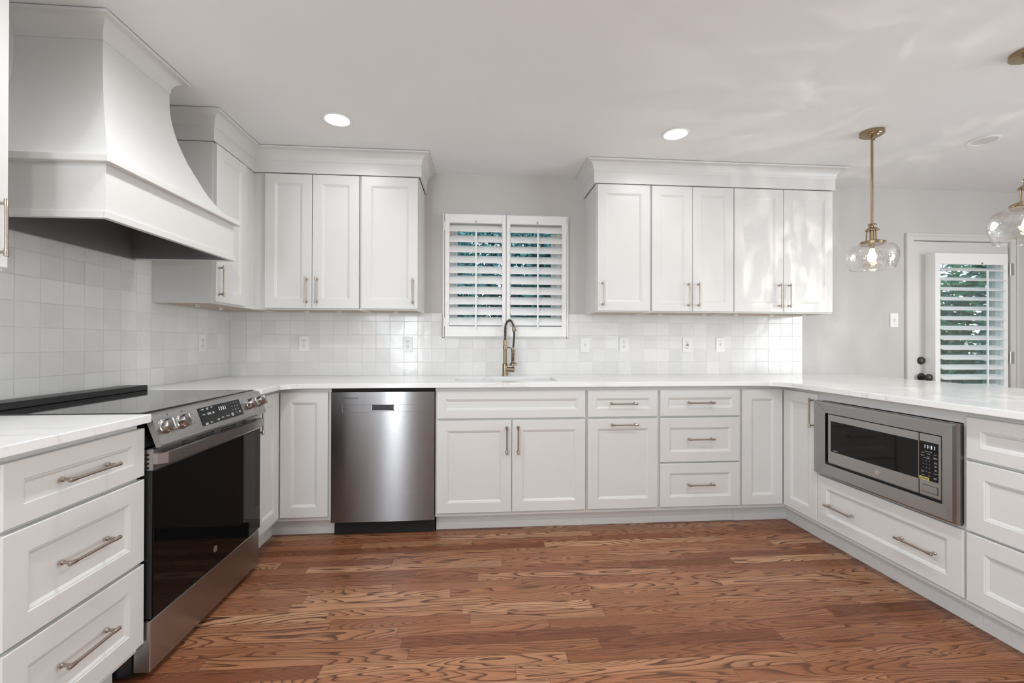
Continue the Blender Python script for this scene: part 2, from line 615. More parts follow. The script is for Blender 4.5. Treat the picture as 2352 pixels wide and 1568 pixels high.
def digits_mb(mb, s, h, M4):
    """seven-segment digits, x right, y up, centred"""
    w = h * 0.5
    t = h * 0.13
    pitch = h * 0.80
    tot = 0
    for ch in s:
        tot += h * 0.30 if ch == ':' else pitch
    x = -tot / 2
    for ch in s:
        if ch == ':':
            for yy in (-0.2 * h, 0.2 * h):
                mb.box(x + h * .10, x + h * .10 + t, yy - t / 2, yy + t / 2, 0, 0.0006, M4=M4)
            x += h * 0.30
            continue
        cx = x + pitch / 2
        g = {'a': (cx - w / 2 + t, cx + w / 2 - t, h / 2 - t, h / 2), 'd': (cx - w / 2 + t, cx + w / 2 - t, -h / 2, -h / 2 + t),
             'g': (cx - w / 2 + t, cx + w / 2 - t, -t / 2, t / 2), 'b': (cx + w / 2 - t, cx + w / 2, t * .3, h / 2 - t * .2),
             'c': (cx + w / 2 - t, cx + w / 2, -h / 2 + t * .2, -t * .3), 'f': (cx - w / 2, cx - w / 2 + t, t * .3, h / 2 - t * .2),
             'e': (cx - w / 2, cx - w / 2 + t, -h / 2 + t * .2, -t * .3)}
        for k in SEGS[ch]:
            a = g[k]
            mb.box(a[0], a[1], a[2], a[3], 0, 0.0006, M4=M4)
        x += pitch


# ------------------------------------------------------------------ cabinet pieces (local: x across the front, -y towards the room)
def shaker(mb, x0, x1, z0, z1, yf, th=0.020, rail=0.064):
    """one shaker door / drawer front: flat frame, stepped bead, recessed panel; yf = front plane (local y, negative)"""
    b = bmesh.new()
    w, h = x1 - x0, z1 - z0
    rail = min(rail, w * 0.30, h * 0.32)
    e = 0.0022

    def ring(ins, y):
        return [b.verts.new((x0 + ins, y, z0 + ins)), b.verts.new((x1 - ins, y, z0 + ins)),
                b.verts.new((x1 - ins, y, z1 - ins)), b.verts.new((x0 + ins, y, z1 - ins))]
    rs = [ring(0, yf + th), ring(0, yf + e), ring(e, yf), ring(rail - 0.003, yf), ring(rail, yf + 0.0026), ring(rail + 0.003, yf + 0.0030),
          ring(rail + 0.011, yf + 0.0085)]
    for a, c in zip(rs[:-1], rs[1:]):
        for k in range(4):
            k2 = (k + 1) % 4
            b.faces.new((a[k], a[k2], c[k2], c[k]))
    b.faces.new(rs[-1])
    b.faces.new(list(reversed(rs[0])))
    bmesh.ops.recalc_face_normals(b, faces=b.faces)
    mb._merge(b)


HANDLE_ME = None


def handle(parent, x, z, yf, vertical, length=0.172):
    """bar pull: rod with end sleeves on two posts"""
    global HANDLE_ME
    if HANDLE_ME is None:
        mb = MB()
        l = length / 2
        mb.cyl((-l + .012, 0, 0), (l - .012, 0, 0), 0.0046, 14)
        for s in (-1, 1):
            mb.lathe([(0, -l), (.0050, -l), (.0060, -l + .001), (.0060, -l + .020), (.0052, -l + .022), (.0052, -l + .0245), (.0046, -l + .025)], (0, 0, 0), 16, (s, 0, 0))
            px = s * (l - 0.013)
            mb.lathe([(0, 0), (.0072, 0), (.0072, .003), (.0050, .0055), (.0045, .012), (.0050, .024), (.0050, .029)], (px, 0.029, 0), 16, (0, -1, 0))
        o = mb.build('handle', 'nickel', parent, smooth=True)
        HANDLE_ME = o.data
    else:
        o = bpy.data.objects.new('handle', HANDLE_ME)
        COL.objects.link(o)
        o.parent = parent
    o.location = (x, yf - 0.029, z)
    o.rotation_euler = (0, PI / 2, 0) if vertical else (0, 0, 0)
    return o


def front(root, name, x0, x1, z0, z1, yf, pulls=(), rail=0.064):
    mb = MB()
    shaker(mb, x0, x1, z0, z1, yf, rail=rail)
    d = mb.build(name, 'cab', root)
    for (hx, hz, vert) in pulls:
        handle(d, hx, hz, yf, vert)
    return d


def base_carcass(root, W, yf, z0=0.105, z1=0.885, depth_back=0.012, x0=0.0, face=True, top_open=True):
    """hollow cabinet box with a face frame just behind the doors"""
    mb = MB()
    f = yf + 0.021
    mb.box(x0, x0 + .018, f, -depth_back, z0, z1)
    mb.box(W - .018, W, f, -depth_back, z0, z1)
    mb.box(x0 + .018, W - .018, f, -depth_back, z0, z0 + .018)
    mb.box(x0 + .018, W - .018, -depth_back - .012, -depth_back, z0 + .018, z1)
    if face:
        mb.box(x0 + .018, W - .018, f, f + .018, z0 + .018, z1)
    return mb.build('carcass', 'cab', root)


def toe_kick(root, x0, x1, yk, h=0.112, shoe=True):
    mb = MB()
    mb.box(x0, x1, yk + 0.004, yk + 0.016, 0.0, h)
    if shoe:
        mb.box(x0, x1, yk, yk + 0.004, 0.0, 0.045, 0.001)
    return mb.build('toe_kick', 'cab', root)


ZT, ZB = 0.863, 0.130       # top / bottom of base fronts
YB = -0.636                 # front plane of base doors
YT = -0.548                 # toe kick plane

# ------------------------------------------------------------------ room shell
WX0, WX1, WZ0, WZ1 = 1.565, 2.405, 1.235, 2.075      # kitchen window opening
DX0, DX1, DZ1 = 5.305, 6.172, 1.995                  # door opening

mb = MB()
mb.box(-0.15, ROOM_X + 0.15, ROOM_Y - 0.15, 0.16, -0.05, 0.0)
struct(mb.build('floor', 'oak'))
mb = MB()
mb.box(-0.15, ROOM_X + 0.15, ROOM_Y - 0.15, 0.16, CEIL, CEIL + 0.06)
struct(mb.build('ceiling', 'ceil'))
mb = MB()
T = 0.16
mb.box(-0.15, WX0, 0, T, 0, CEIL)
mb.box(WX0, WX1, 0, T, 0, WZ0)
mb.box(WX0, WX1, 0, T, WZ1, CEIL)
mb.box(WX1, DX0, 0, T, 0, CEIL)
mb.box(DX0, DX1, 0, T, DZ1, CEIL)
mb.box(DX1, ROOM_X + 0.15, 0, T, 0, CEIL)
struct(mb.build('wall_back', 'wall'))
mb = MB()
for (y0, y1, z0, z1) in [(ROOM_Y, -5.3, 0, CEIL), (-5.3, -3.7, 0, .87), (-5.3, -3.7, 2.13, CEIL), (-3.7, 0, 0, CEIL)]:
    mb.box(-0.15, 0, y0, y1, z0, z1)
struct(mb.build('wall_left', 'wall'))
mb = MB()
for (y0, y1, z0, z1) in [(ROOM_Y, -4.8, 0, CEIL), (-4.8, -2.4, 0, .30), (-4.8, -2.4, 2.15, CEIL), (-2.4, 0, 0, CEIL)]:
    mb.box(ROOM_X, ROOM_X + .15, y0, y1, z0, z1)
struct(mb.build('wall_right', 'wall'))
mb = MB()
ys = (ROOM_Y - 0.15, ROOM_Y)
for (a, c, z0, z1) in [(-0.15, 0.08, 0, CEIL), (0.08, 0.18, 0, CEIL), (0.50, 0.60, 0, CEIL), (0.18, 0.50, 2.15, CEIL), (0.18, 0.50, 0, 0.15), (0.60, ROOM_X + .15, 0, CEIL)]:
    mb.box(a, c, ys[0], ys[1], z0, z1)
struct(mb.build('wall_front', 'wall'))

# tile backsplashes
mb = MB()
TZ = 1.372
mb.box(0.0095, 1.512, -0.009, -.0004, 0.9142, TZ)
mb.box(1.512, 2.462, -0.009, -.0004, 0.9142, 1.189)
mb.box(2.462, 4.345, -0.009, -.0004, 0.9142, TZ)
tag(mb.build('tile_backsplash', 'tile_x'), 'white glazed square tile backsplash along the window wall above the sink counter', 'backsplash')
mb = MB()
poly = [(-2.20, .9142), (-.0095, .9142), (-.0095, 1.368), (-.747, 1.368), (-.747, 1.80), (-.8725, 1.80), (-.8725, 1.575),
        (-1.6845, 1.575), (-1.6845, 1.80), (-1.826, 1.80), (-1.826, 1.368), (-2.20, 1.368)]
mb.prism(poly, lambda p, q: Vector((.009, p, q)), lambda p, q: Vector((.0004, p, q)))
tag(mb.build('tile_backsplash', 'tile_y'), 'tall white square tile backsplash behind the range, running up under the hood', 'backsplash')

# ------------------------------------------------------------------ window_1 with sash, glass
win = struct(MB().box(WX0 - .0, WX0 + .028, 0.03, T, WZ0, WZ1).box(WX1 - .028, WX1, 0.03, T, WZ0, WZ1)
             .box(WX0 + .028, WX1 - .028, 0.03, T, WZ0, WZ0 + .03).box(WX0 + .028, WX1 - .028, 0.03, T, WZ1 - .03, WZ1)
             .box(WX0, WX0 + .004, 0.0005, 0.03, WZ0, WZ1).box(WX1 - .004, WX1, 0.0005, 0.03, WZ0, WZ1).build('window_1', 'shut'))
mb = MB()
for (z0, z1) in ((WZ0 + .03, 1.640), (1.640, WZ1 - .03)):
    mb.box(WX0 + .028, WX0 + .055, 0.085, 0.12, z0, z1)
    mb.box(WX1 - .055, WX1 - .028, 0.085, 0.12, z0, z1)
    mb.box(WX0 + .055, WX1 - .055, 0.085, 0.12, z0, z0 + .030)
    mb.box(WX0 + .055, WX1 - .055, 0.085, 0.12, z1 - .030, z1)
mb.build('sash', 'shut', win)
MB().box(WX0 + .05, WX1 - .05, 0.100, 0.104, WZ0 + .05, WZ1 - .05).build('pane', 'pane', win)
# thin outer frame of the shutters, fixed to the wall round the opening
mb = MB()
mb.box(1.518, 1.530, -0.030, 0, 1.196, 2.105, .001)
mb.box(2.446, 2.458, -0.030, 0, 1.196, 2.105, .001)
mb.box(1.530, 2.446, -0.016, 0, 1.190, 1.199, .001)
mb.box(1.976, 1.996, -0.014, 0.02, 1.199, 2.105, .001)
mb.build('shutter_frame', 'shut', win)


def louver_bank(x0, x1, z0, z1, yc, n, theta, chord=0.089, th=0.011):
    """tilted louvres, outer edge high; lens-shaped section"""
    mb = MB()
    pitch = (z1 - z0) / n
    sec = []
    K = 8
    for k in range(K + 1):
        t = -1 + 2 * k / K
        sec.append((t * chord / 2, th / 2 * math.sqrt(max(0, 1 - t * t)) * 0.92 + 0.0004))
    for k in range(K, -1, -1):
        t = -1 + 2 * k / K
        sec.append((t * chord / 2, -th / 2 * math.sqrt(max(0, 1 - t * t)) * 0.92 - 0.0004))
    c, s = math.cos(theta), math.sin(theta)
    for i in range(n):
        zc = z0 + pitch * (i + 0.5)
        mb.prism(sec, lambda a, b: Vector((x0, yc + a * c - b * s, zc + a * s + b * c)), lambda a, b: Vector((x1, yc + a * c - b * s, zc + a * s + b * c)))
    return mb, pitch


def shutter(name, label, x0, x1, z0, z1, sl, sr, rt, rb, y0, y1, n, theta, rodx, hinge_side, hinge_z, group):
    root = thing(name, label, 'shutter', (0, 0, 0), 0, group)
    mb = MB()
    mb.box(x0, x0 + sl, y0, y1, z0, z1, .0015)
    mb.box(x1 - sr, x1, y0, y1, z0, z1, .0015)
    mb.box(x0 + sl, x1 - sr, y0, y1, z0, z0 + rb, .0015)
    mb.box(x0 + sl, x1 - sr, y0, y1, z1 - rt, z1, .0015)
    mb.build('shutter_stiles_and_rails', 'shut', root)
    yc = (y0 + y1) / 2
    lb, pitch = louver_bank(x0 + sl + .001, x1 - sr - .001, z0 + rb, z1 - rt, yc, n, theta)
    lb.build('louvers', 'shut', root, smooth=True)
    yf = yc - math.cos(theta) * 0.0445
    mb = MB()
    mb.box(rodx - .006, rodx + .006, yf - .013, yf - .003, z0 + rb - .022, z1 - rt - pitch * 0.62, .002)
    mb.build('tilt_rod', 'shut', root)
    mb = MB()   # small arched notch cut in the top rail for the rod
    mb.cyl((rodx, y0 - .0004, z1 - rt + .014), (rodx, y0 + .002, z1 - rt + .014), .008, 16)
    mb.box(rodx - .008, rodx + .008, y0 - .0004, y0 + .002, z1 - rt, z1 - rt + .014)
    mb.build('rod_notch', 'trim', root)
    for hz in hinge_z:
        mb = MB()
        hx = x0 - .0025 if hinge_side < 0 else x1 + .0025
        mb.box(hx - .007, hx + .007, y0 - .002, y0 + .001, hz - .032, hz + .032)
        mb.cyl((hx, y0 - .002, hz - .032), (hx, y0 - .002, hz + .032), .0032, 10)
        mb.build('hinge', 'plate', root, smooth=True)
    return root


TH = math.radians(46)
shutter('plantation_shutter', 'left-hinged white louvered shutter panel of the sink window', 1.535, 1.984, 1.200, 2.103, .033, .028, .064, .077, -.046, -.018, 10, TH, 1.762, -1, (2.009, 1.306), 'sink window shutters')
shutter('plantation_shutter', 'right-hinged white louvered shutter panel of the sink window', 1.988, 2.441, 1.200, 2.103, .029, .036, .064, .077, -.046, -.018, 10, TH, 2.219, 1, (2.018, 1.300), 'sink window shutters')

# ------------------------------------------------------------------ door_1 with casing
d1 = struct(bpy.data.objects.new('door_1', None))
COL.objects.link(d1)
mb = MB()
for (x0, x1, z0, z1) in [(DX0 + .004, 5.46, 0, DZ1 - .004), (6.05, DX1 - .004, 0, DZ1 - .004), (5.46, 6.05, 0, 0.25), (5.46, 6.05, 1.84, DZ1 - .004)]:
    mb.box(x0, x1, 0.004, 0.05, z0, z1)
mb.build('door_slab', 'trim', d1)
MB().box(5.455, 6.055, .024, .030, .245, 1.845).build('pane', 'pane', d1)
mb = MB()
mb.lathe([(0, 0), (.031, 0), (.031, .008), (.026, .014), (.012, .018), (0, .018)], (5.381, .004, 1.018), 28, (0, -1, 0))
mb.build('deadbolt', 'bronze', d1, smooth=True)
mb = MB()
mb.lathe([(0, 0), (.033, 0), (.033, .006), (.022, .012), (.012, .014), (.012, .04), (.020, .046), (.029, .058), (.029, .068), (.018, .076), (0, .077)], (5.383, .004, .883), 28, (0, -1, 0))
mb.build('door_knob', 'bronze', d1, smooth=True)
for hz in (1.77, 1.04, .26):
    mb = MB()
    mb.box(6.146, 6.158, -.003, .003, hz - .032, hz + .032)
    mb.box(6.172, 6.200, -.016, -.008, hz - .050, hz + .050)
    mb.cyl((6.168, -.010, hz - .050), (6.168, -.010, hz + .050), .006, 12)
    mb.build('hinge', 'hinge', d1)
mb = MB()
for (a, c) in ((5.238, DX0 + .0), (DX1, 6.245)):
    mb.box(a, c, -.014, 0, 0, DZ1 + .058, .002)
mb.box(DX0, DX1, -.014, 0, DZ1 + .002, DZ1 + .058, .002)
mb.box(5.238, 5.262, -.020, -.013, 0, DZ1 + .058, .003)
mb.box(6.221, 6.245, -.020, -.013, 0, DZ1 + .058, .003)
mb.box(5.262, 6.221, -.020, -.013, DZ1 + .036, DZ1 + .058, .003)
struct(mb.build('trim_1', 'trim'))
mb = MB()
mb.box(4.72, 5.236, -.014, 0, 0, .11, .003)
mb.box(6.247, ROOM_X, -.014, 0, 0, .11, .003)
struct(mb.build('baseboard_back', 'trim'))
# deep frame that carries the louvres on the glazed door
root = shutter('door_shutter', 'white louvered shutter box on the glazed back door', 5.420, 6.062, 0.20, 1.882, .045, .040, .088, .10, -.077, -.052, 19, math.radians(25), 5.832, 1, (), None)
mb = MB()
mb.box(5.420, 5.432, -.052, .003, .20, 1.882)
mb.box(6.050, 6.062, -.052, .003, .20, 1.882)
mb.box(5.432, 6.050, -.052, .003, 1.868, 1.882)
mb.box(5.432, 6.050, -.052, .003, .20, .214)
mb.build('shutter_box_sides', 'shut', root)

# ------------------------------------------------------------------ recessed lights, speaker
LIGHT_E = 1.8
LIGHT_E2 = 8.4


def downlight(x, y, label, watts=LIGHT_E):
    root = thing('recessed_downlight', label, 'ceiling light', (x, y, CEIL))
    MB().lathe([(.066, -.001), (.078, -.001), (.079, -.004), (.074, -.007), (.066, -.005)], (0, 0, 0), 40, closed=True).build('trim_ring', 'plate', root, smooth=True)
    MB().lathe([(0, -.003), (.068, -.003), (.068, -.0008), (0, -.0008)], (0, 0, 0), 40).build('lens', 'lens', root)
    l = bpy.data.lights.new('downlight_lamp', 'AREA')
    l.shape = 'DISK'
    l.size = 0.13
    l.energy = watts
    l.color = (0.97, 0.985, 1.0)
    l.spread = math.radians(165)
    o = bpy.data.objects.new('downlight_lamp', l)
    COL.objects.link(o)
    o.parent = root
    o.location = (0, 0, -.010)
    return root


downlight(0.982, -0.750, 'round recessed ceiling light above the dishwasher side, nearer the range hood')
downlight(2.957, -0.750, 'round recessed ceiling light in front of the upper cabinets right of the window')
downlight(0.980, -1.78, 'round recessed ceiling light just out of view over the range aisle', LIGHT_E2)
downlight(2.957, -1.98, 'round recessed ceiling light out of view over the microwave aisle', LIGHT_E2)
downlight(0.980, -3.10, 'round recessed ceiling light behind the camera on the range side', LIGHT_E2)
downlight(2.957, -3.10, 'round recessed ceiling light behind the camera on the peninsula side', LIGHT_E2)
root = thing('ceiling_speaker', 'round flush white ceiling speaker beyond the pendants', 'speaker', (4.89, -.830, CEIL))
MB().lathe([(.060, -.0015), (.077, -.001), (.078, -.004), (.072, -.007), (.060, -.006)], (0, 0, 0), 40, closed=True).build('rim', 'ceil', root, smooth=True)
MB().lathe([(0, -.005), (.061, -.004), (.061, -.0008), (0, -.0008)], (0, 0, 0), 40).build('grille', 'speaker', root, smooth=True)


# ------------------------------------------------------------------ pendants
def pendant(x, y, label, seed):
    root = thing('pendant_light', label, 'pendant light', (x, y, CEIL), 0, 'brass pendants over the peninsula')
    MB().lathe([(0, -.034), (.024, -.034), (.038, -.031), (.040, -.027), (.050, -.025), (.052, -.020), (.061, -.018), (.061, 0), (0, 0)], (0, 0, 0), 40).build('canopy', 'brass', root, smooth=True)
    for a in (0.6, 0.6 + PI):
        MB().lathe([(0, -.012), (.006, -.010), (.006, 0)], (.044 * math.cos(a), .044 * math.sin(a), -.026), 12).build('canopy_screw', 'brass', root, smooth=True)
    zc = -(CEIL - 1.858)
    MB().cyl((0, 0, -.030), (0, 0, zc), .0066, 18).build('rod', 'brass', root, smooth=True)
    MB().lathe([(0, zc + .006), (.020, zc + .006), (.022, zc), (.018, zc - .006), (.017, zc - .014), (.032, zc - .026), (.035, zc - .030), (.035, zc - .034), (.016, zc - .034), (0, zc - .034)],
               (0, 0, 0), 32).build('cap', 'brass', root, smooth=True)
    zr = -(CEIL - 1.752)
    for k in range(3):
        a = 0.5 + k * 2 * PI / 3
        MB().tube([(.025 * math.cos(a), .025 * math.sin(a), zc - .030), (.028 * math.cos(a), .028 * math.sin(a), zr + .004)], .0036, 10).build('cage_post', 'brass', root, smooth=True)
    MB().cyl((0, 0, zc - .03), (0, 0, zr - .035), .013, 20).build('socket', 'brass', root, smooth=True)
    MB().lathe([(.018, zr - .012), (.057, zr - .012), (.059, zr - .010), (.059, zr + .006), (.054, zr + .009), (.018, zr + .009)], (0, 0, 0), 40, closed=True).build('shade_ring', 'brass', root, smooth=True)
    for k in range(3):
        a = 0.9 + k * 2 * PI / 3
        MB().cyl((.055 * math.cos(a), .055 * math.sin(a), zr - .002), (.069 * math.cos(a), .069 * math.sin(a), zr - .002), .0045, 12).build('thumb_screw', 'brass', root, smooth=True)
    # squat seeded glass bowl: rounded shoulder, open foot
    prof = [(.052, zr - .009), (.075, zr - .011), (.095, zr - .017), (.110, zr - .029), (.120, zr - .046), (.125, zr - .066), (.1255, zr - .086), (.123, zr - .106), (.117, zr - .128), (.110, zr - .146), (.108, zr - .152)]
    MB().lathe(prof, (0, 0, 0), 64).build('glass_shade', 'shadeglass', root, smooth=True)
    MB().lathe([(.1090, zr - .151), (.1100, zr - .1535), (.1090, zr - .156), (.1065, zr - .156), (.1055, zr - .1535), (.1065, zr - .151)], (0, 0, 0), 64, closed=True).build('shade_lip', 'shadeglass', root, smooth=True)
    zb = zr - .035
    MB().lathe([(0.0001, zb), (.011, zb), (.012, zb - .012), (.017, zb - .028), (.022, zb - .046), (.021, zb - .060), (.014, zb - .074), (0, zb - .079)], (0, 0, 0), 24).build('bulb', 'bulb', root, smooth=True)
    # the lamp's own light, broken up by the seeded glass
    l = bpy.data.lights.new('pendant_lamp', 'POINT')
    l.energy = 4.0
    l.shadow_soft_size = 0.004
    l.color = (1.0, 0.88, 0.78)
    l.use_nodes = True
    nt = l.node_tree
    em = next(n for n in nt.nodes if n.type == 'EMISSION')
    tc = nt.nodes.new('ShaderNodeTexCoord')
    mp = nt.nodes.new('ShaderNodeMapping')
    mp.inputs['Scale'].default_value = (1, 1, .22)
    mp.inputs['Location'].default_value = (seed, seed * 2, 0)
    nt.links.new(tc.outputs['Normal'], mp.inputs['Vector'])
    no = nt.nodes.new('ShaderNodeTexNoise')
    no.inputs['Scale'].default_value = 8.0
    no.inputs['Detail'].default_value = 2.5
    no.inputs['Distortion'].default_value = 0.6
    nt.links.new(mp.outputs[0], no.inputs['Vector'])
    mr = nt.nodes.new('ShaderNodeMapRange')
    mr.inputs['From Min'].default_value = .48
    mr.inputs['From Max'].default_value = .68
    mr.inputs['To Min'].default_value = .08
    mr.inputs['To Max'].default_value = 2.0
    nt.links.new(no.outputs[0], mr.inputs[0])
    nt.links.new(mr.outputs[0], em.inputs['Strength'])
    o = bpy.data.objects.new('pendant_lamp', l)
    COL.objects.link(o)
    o.parent = root
    o.location = (0, 0, zb - .092)
    return root


pendant(4.106, -0.872, 'brass pendant with seeded glass bowl, whole in view, nearer the back door wall', 5.3)
pendant(4.137, -1.590, 'brass pendant with seeded glass bowl cut by the right edge of the view', 8.7)

# ------------------------------------------------------------------ countertops
CT0, CT1 = 0.886, 0.914


def arc(cx, cy, r, a0, a1, n=10):
    return [(cx + r * math.cos(a0 + (a1 - a0) * k / n), cy + r * math.sin(a0 + (a1 - a0) * k / n)) for k in range(n + 1)]


def slab(name, outer, holes, z0, z1, mat, label, cat):
    b = bmesh.new()
    edges = []
    for loop in [outer] + holes:
        vs_ = [b.verts.new((x, y, z1)) for x, y in loop]
        for i in range(len(vs_)):
            edges.append(b.edges.new((vs_[i], vs_[(i + 1) % len(vs_)])))
    bmesh.ops.triangle_fill(b, use_beauty=True, use_dissolve=False, edges=edges)
    r = bmesh.ops.extrude_face_region(b, geom=list(b.faces))
    for v in [g for g in r['geom'] if isinstance(g, bmesh.types.BMVert)]:
        v.co.z = z0
    bmesh.ops.recalc_face_normals(b, faces=b.faces)
    mb_ = MB()
    mb_._merge(b)
    o = mb_.build(name, mat)
    bv = o.modifiers.new('edge', 'BEVEL')
    bv.width = 0.0025
    bv.segments = 2
    bv.limit_method = 'ANGLE'
    bv.angle_limit = math.radians(50)
    return tag(o, label, cat)


FX, FY, PX, PX2, PEN = 0.667, -0.664, 3.672, 4.700, -2.75
RY0, RY1 = -1.700, -0.934       # range gap on the left wall
outer = [(0.0095, -0.0095), (0.0095, RY1), (FX, RY1), (FX, FY - .10)]
outer += arc(FX + .10, FY - .10, .10, PI, PI / 2)[1:]
outer += arc(PX - .14, FY - .14, .14, PI / 2, 0)
outer += [(PX, PEN), (PX2, PEN), (PX2, -0.0005), (4.346, -0.0005), (4.346, -.0095)]
SX0, SX1, SY0, SY1 = 1.628, 2.292, -0.527, -0.205
hole = []
for (cx, cy, a) in [(SX0 + .03, SY0 + .03, PI), (SX1 - .03, SY0 + .03, 1.5 * PI), (SX1 - .03, SY1 - .03, 0), (SX0 + .03, SY1 - .03, PI / 2)]:
    hole += arc(cx, cy, .03, a, a + PI / 2, 5)
slab('quartz_countertop', outer, [hole], CT0, CT1, 'quartz', 'white veined quartz worktop wrapping from the sink wall along the peninsula', 'countertop')
slab('quartz_countertop', [(0.0095, -2.20), (FX, -2.20), (FX, RY0 - .002), (0.0095, RY0 - .002)], [], CT0 - .005, CT1 - .005, 'quartz',
     'short white veined quartz worktop over the drawers nearest the camera, left of the range', 'countertop')

# sink
root = thing('undermount_sink', 'white undermount sink set in the worktop below the window', 'sink', ((SX0 + SX1) / 2, (SY0 + SY1) / 2, .70))
mb = MB()
hw, hd, zt_, zb_ = (SX1 - SX0) / 2 + .004, (SY1 - SY0) / 2 + .004, CT0 - .70 - .0005, .0
mb.box(-hw - .012, -hw, -hd - .012, hd + .012, zb_, zt_)
mb.box(hw, hw + .012, -hd - .012, hd + .012, zb_, zt_)
mb.box(-hw, hw, -hd - .012, -hd, zb_, zt_)
mb.box(-hw, hw, hd, hd + .012, zb_, zt_)
mb.box(-hw, hw, -hd, hd, zb_, zb_ + .012)
mb.build('bowl', 'sink', root)
MB().lathe([(0, .013), (.040, .013), (.044, .016), (.048, .0125), (0, .0125)], (0, .05, 0), 28).build('drain', 'chrome', root, smooth=True)

# faucet
root = thing('pull_down_faucet', 'bronze spring-neck pull-down faucet behind the sink', 'faucet', (1.976, -.085, CT1))
MB().lathe([(0, 0), (.0215, 0), (.0215, .003), (.0195, .006), (.0195, .088), (.0135, .090), (0, .090)], (0, 0, 0), 28).build('base', 'faucet', root, smooth=True)
MB().lathe([(0, .088), (.0130, .088), (.0130, .192), (.0160, .194), (.0160, .220), (.0130, .222), (.0130, .262), (.0105, .264), (0, .264)], (0, 0, 0), 24).build('column', 'faucet', root, smooth=True)
mb = MB()
mb.cyl((.008, -.004, .046), (.052, -.020, .046), .0175, 22)
mb.cyl((.050, -.0195, .046), (.066, -.025, .046), .0185, 22)
mb.build('valve', 'faucet', root, smooth=True)
MB().tube([(.058, -.022, .055), (.058, -.024, .075), (.056, -.030, .094)], [.004, .0035, .005], 10).build('lever', 'faucet', root, smooth=True)
path = []
for k in range(61):
    t = k / 60
    if t < .34:
        path.append(Vector((0, 0, .262 + t / .34 * .075)))
    else:
        a = (t - .34) / .66 * PI * 0.93
        s_ = .5 - .5 * math.cos(a)
        path.append(Vector((.060 * s_ * 1.02, -.030 * s_, .337 + .068 * math.sin(a))))
MB().tube(path, .0058, 10).build('hose', 'rubber', root, smooth=True)
coil = []
turns = 25
for k in range(turns * 12 + 1):
    t = k / (turns * 12) * 59.0
    i = int(t)
    p = path[i].lerp(path[i + 1], t - i)
    tg = (path[min(i + 2, 60)] - path[max(i - 1, 0)]).normalized()
    n1 = Vector((-.447, -.894, 0))
    n1 = (n1 - tg * n1.dot(tg)).normalized()
    n2 = tg.cross(n1)
    a = 2 * PI * k / 12
    coil.append(p + (n1 * math.cos(a) + n2 * math.sin(a)) * .0098)
MB().tube(coil, .0017, 6).build('spring_coil', 'faucet', root, smooth=True)
pe = path[-1]
MB().lathe([(0, 0), (.011, 0), (.0125, .004), (.0125, .022), (.0155, .026), (.0155, .032), (0, .032)], pe + Vector((0, 0, .004)), 20, (0.12, -.05, -1)).build('coil_end_cap', 'faucet', root, smooth=True)
MB().tube([pe + Vector((.003, 0, -.024)), pe + Vector((.004, 0, -.06)), (.058, -.030, .205)], .0070, 12).build('spray_hose', 'rubber', root, smooth=True)
MB().lathe([(0, .203), (.0155, .203), (.0158, .178), (.0140, .172), (.0152, .10), (.0190, .096), (.0270, .090), (.0270, .076), (.012, .073), (0, .073)], (.057, -.030, 0), 24).build('spray_head', 'faucet', root, smooth=True)
MB().box(.0515, .0625, -.048, -.043, .108, .142, .002).build('spray_button', 'rubber', root)
MB().cyl((.057, -.0425, .155), (.057, -.0475, .155), .0058, 14).build('spray_button', 'rubber', root)
MB().tube([(.010, -.005, .207), (.045, -.022, .204)], .0042, 10).build('holder_arm', 'faucet', root, smooth=True)


# ------------------------------------------------------------------ base cabinets on the back wall
def base_root(label, x0):
    return thing('base_cabinet', label, 'cabinet', (x0, 0, 0), 0, 'white shaker base cabinets')


BW = (CT0 - .0015)
# corner between range and dishwasher: two doors meeting in the corner
root = base_root('white corner base cabinet with two narrow doors between the range and the dishwasher', 0.0)
mb = MB()
mb.box(0.012, .602, -.915, -.012, .105, BW)
mb.box(.602, .912, -.615, -.012, .105, BW)
mb.build('carcass', 'cab', root)
front(root, 'door', .628, .8973, ZB, ZT, YB)
mbd = MB()
shaker(mbd, -.900, -.640, ZB, ZT, -.6249)
dd = mbd.build('door', 'cab', root, rotz=PI / 2)
dd.location = (0, 0, 0)
handle(dd, -.895, .755, -.6249, True)
mb = MB()
mb.box(.536, .548, -.93, -.548, 0, .112)
mb.box(.540, .912, -.548, -.536, 0, .112)
mb.box(.548, .552, -.93, -.552, 0, .045)
mb.box(.552, .912, -.552, -.548, 0, .045)
mb.build('toe_kick', 'cab', root)

# sink base
x0 = 1.522
root = base_root('white sink base cabinet with a false drawer front over two doors, below the window', x0)
base_carcass(root, 2.4443 - x0, YB, z1=BW)
front(root, 'false_front', 1.5312 - x0, 2.4369 - x0, .6974, ZT, YB)
front(root, 'door', 1.5312 - x0, 1.9815 - x0, ZB, .6855, YB, [(1.950 - x0, .568, True)])
front(root, 'door', 1.9847 - x0, 2.4369 - x0, ZB, .6855, YB, [(2.019 - x0, .568, True)])
toe_kick(root, 0, 2.4443 - x0, YT)
# pull-out
x0 = 2.445
root = base_root('white base cabinet with one drawer over a tall pull-out front, right of the sink doors', x0)
base_carcass(root, 2.904 - x0, YB, z1=BW)
front(root, 'drawer', 2.4521 - x0, 2.8965 - x0, .6974, ZT, YB, [(2.672 - x0, .782, False)])
front(root, 'door', 2.4521 - x0, 2.8965 - x0, ZB, .6860, YB, [(2.677 - x0, .651, False)])
toe_kick(root, 0, 2.904 - x0, YT)
